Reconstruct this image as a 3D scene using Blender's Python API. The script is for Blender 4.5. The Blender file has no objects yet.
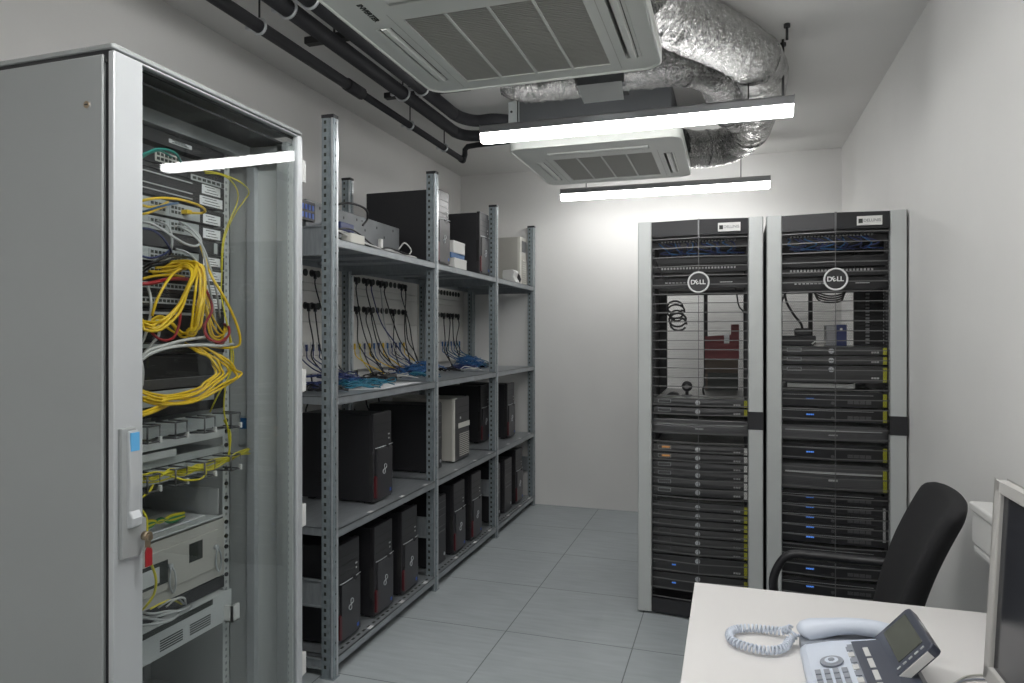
import bpy, bmesh, math, random
from mathutils import Vector, Matrix
random.seed(7)
PI = math.pi
sc = bpy.context.scene
COL = sc.collection
H = 1.415                      # eye height
TH = math.atan(218/685.)
ct, st = math.cos(TH), math.sin(TH)

def P(u, v, X=None, Y=None, Z=None):
    """point of the room on a given plane (measurements taken off the photograph)"""
    a = (u-512)/685.; b = (335-v)/685.
    r = (a*ct-st, a*st+ct, b)
    t = X/r[0] if X is not None else Y/r[1] if Y is not None else (Z-H)/r[2]
    return Vector((r[0]*t, r[1]*t, H+r[2]*t))

# ---------------------------------------------------------------- materials
def nt(name):
    m = bpy.data.materials.new(name); m.use_nodes = True
    t = m.node_tree; return m, t, t.nodes['Principled BSDF']

def mat(name, col, rough=.5, metal=0., noise=0., nscale=20., bump=0., bscale=80., spec=.5, coat=0., stretch=None, emit=None, estr=0.):
    m, t, b = nt(name)
    c = tuple(col)+(1.,)
    b.inputs['Base Color'].default_value = c
    b.inputs['Roughness'].default_value = rough
    b.inputs['Metallic'].default_value = metal
    b.inputs['Specular IOR Level'].default_value = spec
    if coat: b.inputs['Coat Weight'].default_value = coat
    if emit:
        b.inputs['Emission Color'].default_value = tuple(emit)+(1.,)
        b.inputs['Emission Strength'].default_value = estr
    tc = t.nodes.new('ShaderNodeTexCoord')
    src = tc.outputs['Object']
    if stretch:
        mp = t.nodes.new('ShaderNodeMapping'); mp.inputs['Scale'].default_value = stretch
        t.links.new(src, mp.inputs['Vector']); src = mp.outputs['Vector']
    if noise:
        n = t.nodes.new('ShaderNodeTexNoise'); n.inputs['Scale'].default_value = nscale; n.inputs['Detail'].default_value = 4
        t.links.new(src, n.inputs['Vector'])
        r = t.nodes.new('ShaderNodeValToRGB')
        r.color_ramp.elements[0].position = .3; r.color_ramp.elements[1].position = .7
        r.color_ramp.elements[0].color = tuple(max(0, x*(1-noise)) for x in col)+(1,)
        r.color_ramp.elements[1].color = tuple(min(1, x*(1+noise)) for x in col)+(1,)
        t.links.new(n.outputs['Fac'], r.inputs['Fac']); t.links.new(r.outputs['Color'], b.inputs['Base Color'])
    if bump:
        n = t.nodes.new('ShaderNodeTexNoise'); n.inputs['Scale'].default_value = bscale; n.inputs['Detail'].default_value = 3
        t.links.new(src, n.inputs['Vector'])
        bp = t.nodes.new('ShaderNodeBump'); bp.inputs['Strength'].default_value = bump; bp.inputs['Distance'].default_value = .01
        t.links.new(n.outputs['Fac'], bp.inputs['Height']); t.links.new(bp.outputs['Normal'], b.inputs['Normal'])
    return m

M = {}
M['wall'] = mat('wall_plaster', (.77,.765,.75), .85, noise=.03, nscale=1.6, bump=.06, bscale=60)
M['ceiling'] = mat('ceiling_plaster', (.72,.715,.70), .9, noise=.03, nscale=1.2, bump=.05, bscale=60)
M['cab'] = mat('cabinet_grey_enamel', (.345,.362,.362), .38, bump=.04, bscale=240, noise=.02, nscale=3)
M['cab_in'] = mat('cabinet_inner_grey', (.56,.58,.575), .45, noise=.02, nscale=3)
M['alu'] = mat('silver_enamel', (.55,.57,.585), .36, metal=.25, noise=.02, nscale=4)
M['rack_silver'] = mat('rack_silver_enamel', (.50,.52,.515), .4, metal=.2, noise=.02, nscale=4)
M['case_grey'] = mat('chassis_steel', (.17,.18,.19), .42, metal=.4, noise=.08, nscale=12)
M['galv'] = mat('galvanised_steel', (.27,.31,.33), .42, metal=.45, noise=.16, nscale=45, bump=.03)
M['galv_shelf'] = mat('galvanised_shelf', (.33,.355,.375), .36, metal=.45, noise=.10, nscale=14, stretch=(6,1,1))
M['zinc'] = mat('bright_zinc', (.62,.64,.66), .3, metal=.7)
M['black'] = mat('black_plastic', (.018,.018,.021), .42)
M['blackm'] = mat('black_powder_metal', (.016,.016,.018), .5)
M['tower_side'] = mat('tower_dark_steel', (.017,.017,.02), .5, bump=.03, bscale=300)
M['tower_front'] = mat('tower_front_plastic', (.022,.021,.024), .34)
M['tower_panel'] = mat('tower_front_panel', (.033,.032,.036), .28)
M['red'] = mat('dark_red_plastic', (.085,.008,.012), .35)
M['dkred'] = mat('dark_red_card', (.20,.03,.035), .6)
M['brown'] = mat('brown_card', (.10,.075,.055), .7)
M['blue'] = mat('blue_sticker', (.03,.10,.45), .4)
M['white'] = mat('white_plastic', (.72,.72,.70), .4)
M['paper'] = mat('white_paper', (.78,.79,.80), .7)
M['beige'] = mat('beige_steel', (.48,.47,.43), .5)
M['beige_l'] = mat('pale_beige_plastic', (.66,.65,.60), .45)
M['ac'] = mat('air_conditioner_plastic', (.62,.64,.61), .42)
M['ac_grille'] = mat('air_conditioner_grille', (.38,.38,.35), .55)
M['dark'] = mat('dark_void', (.02,.02,.02), .8)
M['ac_body'] = mat('galvanised_casing', (.10,.105,.11), .5, metal=.5, noise=.08, nscale=6)  # galvanised grey darkened to carry the shade on the casing
M['lamp_body'] = mat('lamp_grey_aluminium', (.30,.305,.315), .42, metal=.4)
M['tube'] = mat('lamp_diffuser', (.9,.9,.9), .5, emit=(1,.995,.98), estr=11.5)
M['fill_bright'] = mat('fill_diffuser_bright', (.9,.9,.9), .5, emit=(1,.995,.98), estr=30)  # stronger glow for the added fill lamp over the desk
M['fill_soft'] = mat('fill_diffuser_soft', (.9,.9,.9), .5, emit=(1,.995,.98), estr=15)  # glow of the added fill lamp behind the camera
M['pipe'] = mat('black_foam_insulation', (.020,.020,.024), .75, bump=.1, bscale=90)
M['desk'] = mat('desk_laminate', (.70,.685,.675), .42, noise=.012, nscale=3)
M['desk_edge'] = mat('desk_edge_band', (.40,.37,.30), .5)
M['fabric'] = mat('black_fabric', (.016,.016,.018), .9, bump=.25, bscale=700)
M['phone'] = mat('ice_blue_grey_plastic', (.60,.65,.74), .34)
M['phone_d'] = mat('slate_plastic', (.055,.062,.085), .32)
M['phone_m'] = mat('mid_grey_plastic', (.26,.28,.32), .4)
M['lcd'] = mat('lcd_glass', (.075,.082,.065), .14)
M['screen'] = mat('monitor_screen', (.022,.023,.03), .16)
M['bezel'] = mat('monitor_bezel', (.50,.49,.47), .42)
M['boxgrey'] = mat('light_grey_plastic', (.56,.56,.55), .5)
M['yellow'] = mat('yellow_cable', (.78,.52,.02), .4)
M['ygreen'] = mat('yellow_green_cable', (.66,.58,.03), .42)
M['green'] = mat('green_cable', (.03,.22,.09), .42)
M['greyc'] = mat('grey_cable', (.48,.49,.49), .42)
M['redc'] = mat('red_cable', (.32,.015,.02), .4)
M['bluec'] = mat('blue_cable', (.03,.13,.33), .38)
M['navyc'] = mat('navy_cable', (.02,.035,.14), .4)
M['tealc'] = mat('teal_cable', (.02,.15,.23), .4)
M['tealg'] = mat('sea_green_cable', (.01,.26,.22), .4)
M['blackc'] = mat('black_cable', (.012,.012,.013), .45)
M['sw'] = mat('switch_light_grey', (.42,.45,.45), .45)
M['srv'] = mat('server_bezel_dark', (.058,.058,.060), .42, metal=.3)
M['srv_top'] = mat('server_lid_steel', (.40,.41,.40), .4, metal=.5)
M['srv_edge'] = mat('server_edge_grey', (.13,.13,.135), .35, metal=.5)
M['srv_ridge'] = mat('ridge_dark', (.15,.15,.15), .35, metal=.4)
M['tag'] = mat('yellow_green_tag', (.50,.50,.03), .5)
M['led'] = mat('blue_led', (.05,.2,.7), .4, emit=(.12,.32,1.), estr=.28)
M['led_o'] = mat('amber_led', (.6,.3,.1), .4, emit=(1,.45,.12), estr=.14)
M['brass'] = mat('worn_brass', (.35,.28,.20), .35, metal=.8)
M['bluel'] = mat('light_blue_label', (.12,.42,.75), .5)
M['text_d'] = mat('dark_print', (.03,.035,.03), .6)
M['text_w'] = mat('white_print', (.8,.8,.8), .5)
M['acr'] = mat('subrack_pale_grey', (.56,.58,.58), .45)
M['sock'] = mat('socket_black', (.03,.03,.03), .5)
M['panelw'] = mat('trunking_white', (.80,.79,.75), .5)
M['nylon'] = mat('dull_white_cable', (.62,.62,.60), .45)

def floor_mat():
    m, t, b = nt('floor_tiles')
    tc = t.nodes.new('ShaderNodeTexCoord'); sep = t.nodes.new('ShaderNodeSeparateXYZ')
    t.links.new(tc.outputs['Object'], sep.inputs[0])
    def line(sock, off):
        a = t.nodes.new('ShaderNodeMath'); a.operation = 'ADD'; a.inputs[1].default_value = off
        t.links.new(sock, a.inputs[0])
        d = t.nodes.new('ShaderNodeMath'); d.operation = 'DIVIDE'; d.inputs[1].default_value = .6
        t.links.new(a.outputs[0], d.inputs[0])
        f = t.nodes.new('ShaderNodeMath'); f.operation = 'FRACT'; t.links.new(d.outputs[0], f.inputs[0])
        p = t.nodes.new('ShaderNodeMath'); p.operation = 'PINGPONG'; p.inputs[1].default_value = .5
        t.links.new(d.outputs[0], p.inputs[0])
        g = t.nodes.new('ShaderNodeMath'); g.operation = 'LESS_THAN'; g.inputs[1].default_value = .0042
        # distance to nearest joint = pingpong(x/.6, .5)
        t.links.new(p.outputs[0], g.inputs[0]); return g.outputs[0]
    lx = line(sep.outputs['X'], 1.02); ly = line(sep.outputs['Y'], -.11)
    mx = t.nodes.new('ShaderNodeMath'); mx.operation = 'MAXIMUM'
    t.links.new(lx, mx.inputs[0]); t.links.new(ly, mx.inputs[1])
    n = t.nodes.new('ShaderNodeTexNoise'); n.inputs['Scale'].default_value = 9; n.inputs['Detail'].default_value = 6
    mp = t.nodes.new('ShaderNodeMapping'); mp.inputs['Scale'].default_value = (.6, 4, 1)
    t.links.new(tc.outputs['Object'], mp.inputs[0]); t.links.new(mp.outputs[0], n.inputs['Vector'])
    r = t.nodes.new('ShaderNodeValToRGB')
    r.color_ramp.elements[0].color = (.37,.405,.42,1); r.color_ramp.elements[1].color = (.43,.47,.487,1)
    r.color_ramp.elements[0].position = .3; r.color_ramp.elements[1].position = .7
    t.links.new(n.outputs['Fac'], r.inputs['Fac'])
    n2 = t.nodes.new('ShaderNodeTexNoise'); n2.inputs['Scale'].default_value = 1.3
    t.links.new(tc.outputs['Object'], n2.inputs['Vector'])
    mix0 = t.nodes.new('ShaderNodeMixRGB'); mix0.blend_type = 'OVERLAY'; mix0.inputs[0].default_value = .18
    t.links.new(r.outputs[0], mix0.inputs[1]); t.links.new(n2.outputs['Fac'], mix0.inputs[2])
    mix = t.nodes.new('ShaderNodeMixRGB'); mix.inputs[2].default_value = (.16,.175,.18,1)
    t.links.new(mx.outputs[0], mix.inputs[0]); t.links.new(mix0.outputs[0], mix.inputs[1])
    t.links.new(mix.outputs[0], b.inputs['Base Color']); b.inputs['Roughness'].default_value = .48
    return m
M['floor'] = floor_mat()

def glass_mat():
    m, t, b = nt('door_glass'); t.nodes.remove(b)
    out = t.nodes['Material Output']
    tr = t.nodes.new('ShaderNodeBsdfTransparent'); tr.inputs[0].default_value = (.93,.945,.945,1)
    gl = t.nodes.new('ShaderNodeBsdfGlossy'); gl.inputs['Roughness'].default_value = .015
    n = t.nodes.new('ShaderNodeTexNoise'); n.inputs['Scale'].default_value = 2.2; n.inputs['Detail'].default_value = 0
    tc = t.nodes.new('ShaderNodeTexCoord'); t.links.new(tc.outputs['Object'], n.inputs['Vector'])
    bp = t.nodes.new('ShaderNodeBump'); bp.inputs['Strength'].default_value = .16; bp.inputs['Distance'].default_value = .012
    t.links.new(n.outputs['Fac'], bp.inputs['Height']); t.links.new(bp.outputs[0], gl.inputs['Normal'])
    fr = t.nodes.new('ShaderNodeLayerWeight'); fr.inputs[0].default_value = .5
    pw = t.nodes.new('ShaderNodeMath'); pw.operation = 'POWER'; pw.inputs[1].default_value = 4.
    t.links.new(fr.outputs['Facing'], pw.inputs[0])
    mu = t.nodes.new('ShaderNodeMath'); mu.operation = 'MULTIPLY_ADD'; mu.inputs[1].default_value = .7; mu.inputs[2].default_value = .035
    t.links.new(pw.outputs[0], mu.inputs[0])
    mx = t.nodes.new('ShaderNodeMixShader')
    t.links.new(mu.outputs[0], mx.inputs[0]); t.links.new(tr.outputs[0], mx.inputs[1]); t.links.new(gl.outputs[0], mx.inputs[2])
    t.links.new(mx.outputs[0], out.inputs[0]); return m
M['glass'] = glass_mat()

def perf_mat():
    """black sheet metal punched with staggered round holes"""
    m, t, b = nt('perforated_black_sheet')
    out = t.nodes['Material Output']
    b.inputs['Base Color'].default_value = (.02,.02,.022,1); b.inputs['Roughness'].default_value = .5
    tc = t.nodes.new('ShaderNodeTexCoord')
    def lattice(off):
        mp = t.nodes.new('ShaderNodeMapping')
        p = .0093
        mp.inputs['Scale'].default_value = (1/p, 1, 1/(p*1.732)); mp.inputs['Location'].default_value = (off, 0, off)
        t.links.new(tc.outputs['Object'], mp.inputs[0])
        s = t.nodes.new('ShaderNodeSeparateXYZ'); t.links.new(mp.outputs[0], s.inputs[0])
        ax = []
        for k, sc_ in (('X', 1.), ('Z', 1.732)):
            f = t.nodes.new('ShaderNodeMath'); f.operation = 'PINGPONG'; f.inputs[1].default_value = .5
            t.links.new(s.outputs[k], f.inputs[0])
            q = t.nodes.new('ShaderNodeMath'); q.operation = 'MULTIPLY'; q.inputs[1].default_value = sc_
            t.links.new(f.outputs[0], q.inputs[0])
            w = t.nodes.new('ShaderNodeMath'); w.operation = 'POWER'; w.inputs[1].default_value = 2
            t.links.new(q.outputs[0], w.inputs[0]); ax.append(w)
        a = t.nodes.new('ShaderNodeMath'); a.operation = 'ADD'
        t.links.new(ax[0].outputs[0], a.inputs[0]); t.links.new(ax[1].outputs[0], a.inputs[1]); return a
    a, c = lattice(0), lattice(.5)
    mn = t.nodes.new('ShaderNodeMath'); mn.operation = 'MINIMUM'
    t.links.new(a.outputs[0], mn.inputs[0]); t.links.new(c.outputs[0], mn.inputs[1])
    lt = t.nodes.new('ShaderNodeMath'); lt.operation = 'LESS_THAN'; lt.inputs[1].default_value = .485**2
    t.links.new(mn.outputs[0], lt.inputs[0])
    tr = t.nodes.new('ShaderNodeBsdfTransparent'); mx = t.nodes.new('ShaderNodeMixShader')
    t.links.new(lt.outputs[0], mx.inputs[0]); t.links.new(b.outputs[0], mx.inputs[1]); t.links.new(tr.outputs[0], mx.inputs[2])
    t.links.new(mx.outputs[0], out.inputs[0]); return m
M['perf'] = perf_mat()

def foil_mat():
    m, t, b = nt('crinkled_aluminium_foil')
    b.inputs['Metallic'].default_value = 1.; b.inputs['Roughness'].default_value = .27
    b.inputs['Base Color'].default_value = (.50,.50,.495,1)
    tc = t.nodes.new('ShaderNodeTexCoord')
    v = t.nodes.new('ShaderNodeTexVoronoi'); v.inputs['Scale'].default_value = 22; v.feature = 'F1'
    n = t.nodes.new('ShaderNodeTexNoise'); n.inputs['Scale'].default_value = 48; n.inputs['Detail'].default_value = 8; n.inputs['Distortion'].default_value = 1.6
    t.links.new(tc.outputs['Object'], v.inputs['Vector']); t.links.new(tc.outputs['Object'], n.inputs['Vector'])
    a = t.nodes.new('ShaderNodeMath'); a.operation = 'MULTIPLY_ADD'; a.inputs[1].default_value = .5
    t.links.new(v.outputs['Distance'], a.inputs[0]); t.links.new(n.outputs['Fac'], a.inputs[2])
    bp = t.nodes.new('ShaderNodeBump'); bp.inputs['Strength'].default_value = 1.; bp.inputs['Distance'].default_value = .022
    t.links.new(a.outputs[0], bp.inputs['Height']); t.links.new(bp.outputs[0], b.inputs['Normal'])
    return m
M['foil'] = foil_mat()

# ---------------------------------------------------------------- mesh builder
class MB:
    def __init__(s, xf=None):
        s.v = []; s.f = []; s.m = []; s.sm = []; s.xf = xf
    def add(s, vs, fs, mi=0, smooth=False):
        o = len(s.v)
        if s.xf: vs = [s.xf @ Vector(p) for p in vs]
        s.v += [tuple(p) for p in vs]
        for f in fs: s.f.append(tuple(o+i for i in f)); s.m.append(mi); s.sm.append(smooth)
        return s
    def box(s, x0, x1, y0, y1, z0, z1, mi=0):
        if x0 > x1: x0, x1 = x1, x0
        if y0 > y1: y0, y1 = y1, y0
        if z0 > z1: z0, z1 = z1, z0
        return s.add([(x0,y0,z0),(x1,y0,z0),(x1,y1,z0),(x0,y1,z0),(x0,y0,z1),(x1,y0,z1),(x1,y1,z1),(x0,y1,z1)],
              [(0,3,2,1),(4,5,6,7),(0,1,5,4),(1,2,6,5),(2,3,7,6),(3,0,4,7)], mi)
    def prism(s, poly, axis, a, b, mi=0, smooth=False):
        """extrude a 2D polygon along an axis from a to b"""
        n = len(poly)
        def pt(p, h):
            return {'x':(h,p[0],p[1]), 'y':(p[0],h,p[1]), 'z':(p[0],p[1],h)}[axis]
        vs = [pt(p,a) for p in poly]+[pt(p,b) for p in poly]
        s.add(vs, [tuple(range(n))[::-1], tuple(range(n,2*n))], mi)
        s.add(vs, [(i,(i+1)%n,n+(i+1)%n,n+i) for i in range(n)], mi, smooth)
        return s
    def cyl(s, c, r, h, axis='z', n=20, mi=0, r2=None, smooth=True):
        r2 = r if r2 is None else r2
        c = Vector(c); vs = []
        for rr, k in ((r,0),(r2,1)):
            for i in range(n):
                a = 2*PI*i/n; p = (rr*math.cos(a), rr*math.sin(a))
                q = {'x':(h*k,p[0],p[1]), 'y':(p[0],h*k,p[1]), 'z':(p[0],p[1],h*k)}[axis]
                vs.append(c+Vector(q))
        s.add(vs, [tuple(range(n))[::-1], tuple(range(n,2*n))], mi)
        s.add(vs, [(i,(i+1)%n,n+(i+1)%n,n+i) for i in range(n)], mi, smooth); return s
    def tube(s, pts, r, n=8, mi=0, closed=False, rf=None):
        pts = [Vector(p) for p in pts]; L = len(pts); rings = []
        up = None
        for i in range(L):
            if closed: t = pts[(i+1)%L]-pts[i-1]
            else: t = pts[min(i+1,L-1)]-pts[max(i-1,0)]
            if t.length < 1e-9: t = Vector((0,0,1))
            t.normalize()
            if up is None:
                up = Vector((0,0,1)) if abs(t.z) < .9 else Vector((1,0,0))
            up = up-t*up.dot(t)
            if up.length < 1e-6: up = t.orthogonal()
            up.normalize(); w = t.cross(up)
            ring = []
            for k in range(n):
                a = 2*PI*k/n
                rr = r*(rf(i/(L-1.), a) if rf else 1)
                ring.append(pts[i]+up*rr*math.cos(a)+w*rr*math.sin(a))
            rings += ring
        fs = []
        for i in range(L if closed else L-1):
            j = (i+1)%L
            for k in range(n):
                k2 = (k+1)%n
                fs.append((i*n+k, i*n+k2, j*n+k2, j*n+k))
        o = len(s.v)
        s.add(rings, fs, mi, True)
        if not closed:
            s.add(rings[:n], [tuple(range(n))[::-1]], mi); s.add(rings[-n:], [tuple(range(n))], mi)
        return s
    def sphere(s, c, r, mi=0, n=16, m=10, sx=1, sy=1, sz=1):
        vs = []; fs = []
        for j in range(m+1):
            th = PI*j/m
            for i in range(n):
                a = 2*PI*i/n
                vs.append((c[0]+r*sx*math.sin(th)*math.cos(a), c[1]+r*sy*math.sin(th)*math.sin(a), c[2]+r*sz*math.cos(th)))
        for j in range(m):
            for i in range(n):
                fs.append((j*n+i, (j+1)*n+i, (j+1)*n+(i+1)%n, j*n+(i+1)%n))
        return s.add(vs, fs, mi, True)
    def build(s, name, mats, parent=None, bevel=0, loc=None, seg=2):
        me = bpy.data.meshes.new(name)
        org = Vector(loc) if loc is not None else Vector((0,0,0))
        me.from_pydata([tuple(Vector(v)-org) for v in s.v], [], s.f)
        if not isinstance(mats, (list,tuple)): mats = [mats]
        for m in mats: me.materials.append(M[m])
        me.polygons.foreach_set('material_index', s.m)
        me.polygons.foreach_set('use_smooth', s.sm)
        me.update(); me.validate()
        bm = bmesh.new(); bm.from_mesh(me); bmesh.ops.remove_doubles(bm, verts=bm.verts, dist=1e-6)
        bmesh.ops.recalc_face_normals(bm, faces=bm.faces); bm.to_mesh(me); bm.free()
        o = bpy.data.objects.new(name, me); COL.objects.link(o)
        o.location = org
        if parent: o.parent = parent
        if bevel:
            b = o.modifiers.new('bevel', 'BEVEL'); b.width = bevel; b.segments = seg; b.limit_method = 'ANGLE'; b.angle_limit = math.radians(40)
            b.harden_normals = False
        return o

def tag(o, label, cat, group=None):
    o['label'] = label; o['category'] = cat
    if group: o['group'] = group
    return o
def struct(o): o['kind'] = 'structure'; return o
def thing(name, label, cat, loc=(0,0,0), rz=0, group=None):
    o = bpy.data.objects.new(name, None); COL.objects.link(o)
    o.location = loc; o.rotation_euler = (0,0,rz); o.empty_display_size = .05
    return tag(o, label, cat, group)
def kids(o, tab):
    return tab.get(o, [])
def copy_tree(root, loc, rz=None, label=None, group=None):
    tree = {}
    for ob in COL.objects:
        if ob.parent: tree.setdefault(ob.parent, []).append(ob)
    def rec(o, par):
        c = o.copy(); COL.objects.link(c); c.parent = par
        for ch in tree.get(o, []): rec(ch, c)
        return c
    r = rec(root, None); r.location = loc
    if rz is not None: r.rotation_euler = (0,0,rz)
    if label: r['label'] = label
    if group: r['group'] = group
    return r

def smooth(pts, k=6, closed=False):
    pts = [Vector(p) for p in pts]; n = len(pts); out = []
    rng = range(n) if closed else range(n-1)
    for i in rng:
        p0 = pts[(i-1)%n] if (closed or i > 0) else pts[0]*2-pts[1]
        p1 = pts[i]; p2 = pts[(i+1)%n]
        p3 = pts[(i+2)%n] if (closed or i < n-2) else pts[-1]*2-pts[-2]
        for j in range(k):
            t = j/k
            out.append(.5*((2*p1)+(p2-p0)*t+(2*p0-5*p1+4*p2-p3)*t*t+(3*p1-p0-3*p2+p3)*t**3))
    if not closed: out.append(pts[-1])
    return out
def cable(name, m, pts, r, label, group=None, k=6, cat='cable', n=6, closed=False, parent=None):
    b = MB(); b.tube(smooth(pts, k, closed), r, n, closed=closed)
    o = b.build(name, m, parent)
    if label: tag(o, label, cat, group)
    return o

def text(body, size, m, loc, rot, parent=None, name='lettering', ext=.0006, align='CENTER', tilt=0):
    cu = bpy.data.curves.new('t', 'FONT'); cu.body = body; cu.size = size; cu.extrude = ext
    cu.align_x = align; cu.align_y = 'CENTER'; cu.offset = size*.02
    tmp = bpy.data.objects.new('t', cu); COL.objects.link(tmp)
    dg = bpy.context.evaluated_depsgraph_get(); dg.update()
    me = bpy.data.meshes.new_from_object(tmp.evaluated_get(dg))
    bpy.data.objects.remove(tmp); bpy.data.curves.remove(cu)
    me.name = name
    me.transform(Matrix.Rotation(tilt, 4, 'Z'))
    me.materials.clear(); me.materials.append(M[m])
    o = bpy.data.objects.new(name, me); COL.objects.link(o)
    o.location = loc; o.rotation_euler = rot
    if parent: o.parent = parent
    return o

def rrect(x0, x1, y0, y1, r, n=5):
    out = []
    for cx, cy, a0 in ((x1-r,y1-r,0),(x0+r,y1-r,90),(x0+r,y0+r,180),(x1-r,y0+r,270)):
        for i in range(n+1):
            a = math.radians(a0+90*i/n); out.append((cx+r*math.cos(a), cy+r*math.sin(a)))
    return out

# ================================================================ room
XL, XR, YB, YF, ZC = -2.225, .781, 5.53, -1.9, 2.79
struct(MB().box(XL-.1, XR+.1, YF-.1, YB+.1, -.1, 0).build('floor', 'floor'))
struct(MB().box(XL-.1, XR+.1, YF-.1, YB+.1, ZC, ZC+.1).build('ceiling', 'ceiling'))
struct(MB().box(XL-.1, XL, YF-.1, YB+.1, 0, ZC).build('wall_left', 'wall'))
struct(MB().box(XR, XR+.1, YF-.1, YB+.1, 0, ZC).build('wall_right', 'wall'))
struct(MB().box(XL, XR, YB, YB+.1, 0, ZC).build('wall_back', 'wall'))
struct(MB().box(XL, XR, YF-.1, YF, 0, ZC).build('wall_front', 'wall'))

# ================================================================ lamps
def make_lamp(label):
    t = thing('ceiling_lamp', label, 'lamp', (-.47, 3.3, 2.39), 0, 'linear lamps hung across the room')
    MB().prism([(-.036,.05),(.036,.05),(.036,.082),(.028,.09),(-.028,.09),(-.036,.082)], 'x', -.74, .74).build('lamp_housing', 'lamp_body', t)
    MB().prism([(-.034,.05),(.034,.05),(.034,.016),(.028,.009),(.018,.007),(-.018,.007),(-.028,.009),(-.034,.016)], 'x', -.738, .738).build('diffuser', 'tube', t, )
    for sx in (-1, 1):
        MB().box(sx*.74, sx*.743, -.037, .037, .048, .091).build('end_cap', 'lamp_body', t)
        MB().cyl((sx*.55,0,.09), .003, ZC-2.39-.09, n=8).build('hanger_rod', 'blackm', t)
    return t
L0 = make_lamp('long glowing lamp between the two air conditioners')
copy_tree(L0, (-.477, 5.06, 2.425), label='glowing linear lamp nearest the back wall, beyond the air conditioners')
for loc_, lb_ in (((-.47, 1.30, 2.39), 'added linear fill lamp, unseen above the desk'), ((-.47, -.7, 2.39), 'added linear fill lamp, unseen behind the camera position')):  # unseen lamps added to lift the brightness of the room
    lo_ = copy_tree(L0, loc_, label=lb_)
    for c_ in COL.objects:
        if c_.parent is lo_ and c_.name.startswith('diffuser'):
            c_.data = c_.data.copy(); c_.data.materials.clear(); c_.data.materials.append(M['fill_bright' if loc_[1] > 0 else 'fill_soft'])

# ================================================================ air conditioners
def make_ac(label):
    t = thing('air_conditioner', label, 'air conditioner', (0,0,0))
    p = MB(); gx = [-.475,-.41,-.352,-.288,.288,.352,.41,.475]; gy = [-.475,-.41,-.33,-.27,-.175,-.135,.355,.39,.41,.475]
    for i in range(7):
        for j in range(9):
            cx, cy = (gx[i]+gx[i+1])/2, (gy[j]+gy[j+1])/2
            ax = abs(cx)
            if ax < .288 and -.175 < cy < .39: continue
            if .352 < ax < .41 and -.135 < cy < .355: continue
            if ax < .288 and -.33 < cy < -.27: continue
            if i in (0,6) and j in (0,8):
                sx = 1 if i == 6 else -1; sy = 1 if j == 8 else -1
                x1, y1 = sx*.41, sy*.41
                arc = [(x1+sx*.065*math.cos(a*PI/16), y1+sy*.065*math.sin(a*PI/16)) for a in range(9)]
                if sx*sy < 0: arc = arc[::-1]
                p.prism([(x1,y1)]+arc, 'z', 0, .045)
            else: p.box(gx[i], gx[i+1], gy[j], gy[j+1], 0, .045)
    # raised rim
    ring = [(x,y,.0) for x,y in rrect(-.47,.47,-.47,.47,.07)]
    p.tube(ring, .006, 6, closed=True)
    p.build('panel', 'ac', t)
    b = MB(); b.box(-.42,.42,-.42,.42,.045,.30); b.build('casing', 'ac_body', t, .004)
    MB().box(-.41,.41,-.41,.41,.03,.044).build('air_chamber', 'dark', t)
    for sx in (-1, 1):
        v = MB(); v.prism([(sx*.362,.006),(sx*.372,-.003),(sx*.388,-.004),(sx*.394,.004),(sx*.388,.010),(sx*.368,.012)], 'y', -.132, .352)
        v.build('air_vane', 'ac', t)
        v = MB(); v.prism([(sx*.398,.0),(sx*.409,-.002),(sx*.409,.014),(sx*.402,.014)], 'y', -.134, .354); v.build('slot_lip', 'ac', t)
    v = MB(); v.prism([(-.322,.004),(-.312,-.004),(-.290,-.003),(-.284,.004),(-.292,.010),(-.314,.011)], 'x', -.284, .284)
    v.build('air_vane', 'ac', t)
    gr = MB()
    gr.box(-.287,.287,-.174,.389,.016,.02)
    n = 46
    for i in range(n):
        y = -.168+i*(.552/(n-1)); gr.box(-.287,.287,y-.0035,y+.0035,.004,.015)
    grille = gr.build('intake_grille', 'ac_grille', t)
    for x in (-.144, 0, .144):
        d = MB(); d.box(x-.004,x+.004,-.174,.389,-.001,.012); d.build('grille_divider', 'ac', grille)
    ln = MB()
    for a in (-.324,.322):
        ln = MB(); ln.box(a,a+.002,-.22,.44,-.0006,.002); ln.build('panel_seam', 'ac_grille', t)
    return t
ac1 = make_ac('large ceiling cassette air conditioner at top, nearest the camera'); ac1.location = (-.715, 2.17, 2.43)
ac2 = copy_tree(ac1, (-.712, 4.11, 2.45), label='smaller-looking ceiling cassette air conditioner between the two glowing lamps')
for a in (ac1, ac2): a['group'] = 'ceiling cassette air conditioners'
# worn dark lettering by the corner of the near unit
text('INVERTER', .027, 'text_d', (-.372,-.250,-.0015), (PI,0,PI/2), ac1, 'front_lettering')
for s_ in (-1,1):
    for a, nm in ((ac1,1),(ac2,2)):
        for q in (-1,1):
            MB().cyl((s_*.36,q*.36,.30), .004, ZC-(2.43 if nm==1 else 2.45)-.30, n=8).build('hanger_rod', 'zinc', a)

# connection box on the far unit's left flank
t = thing('junction_box', 'pale grey metal connection box left of the far air conditioner casing', 'box', (-1.16, 3.80, 2.55))
MB().box(-.05,.025,-.07,.16,-.02,.20).build('box_body', 'sw', t, .004)
q = MB()
for x,z in ((-.03,.02),(-.03,.14),(.005,.05)): q.cyl((x,-.074,z), .007, .006, 'y', 10)
q.build('cable_gland', 'blackm', t)

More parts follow.
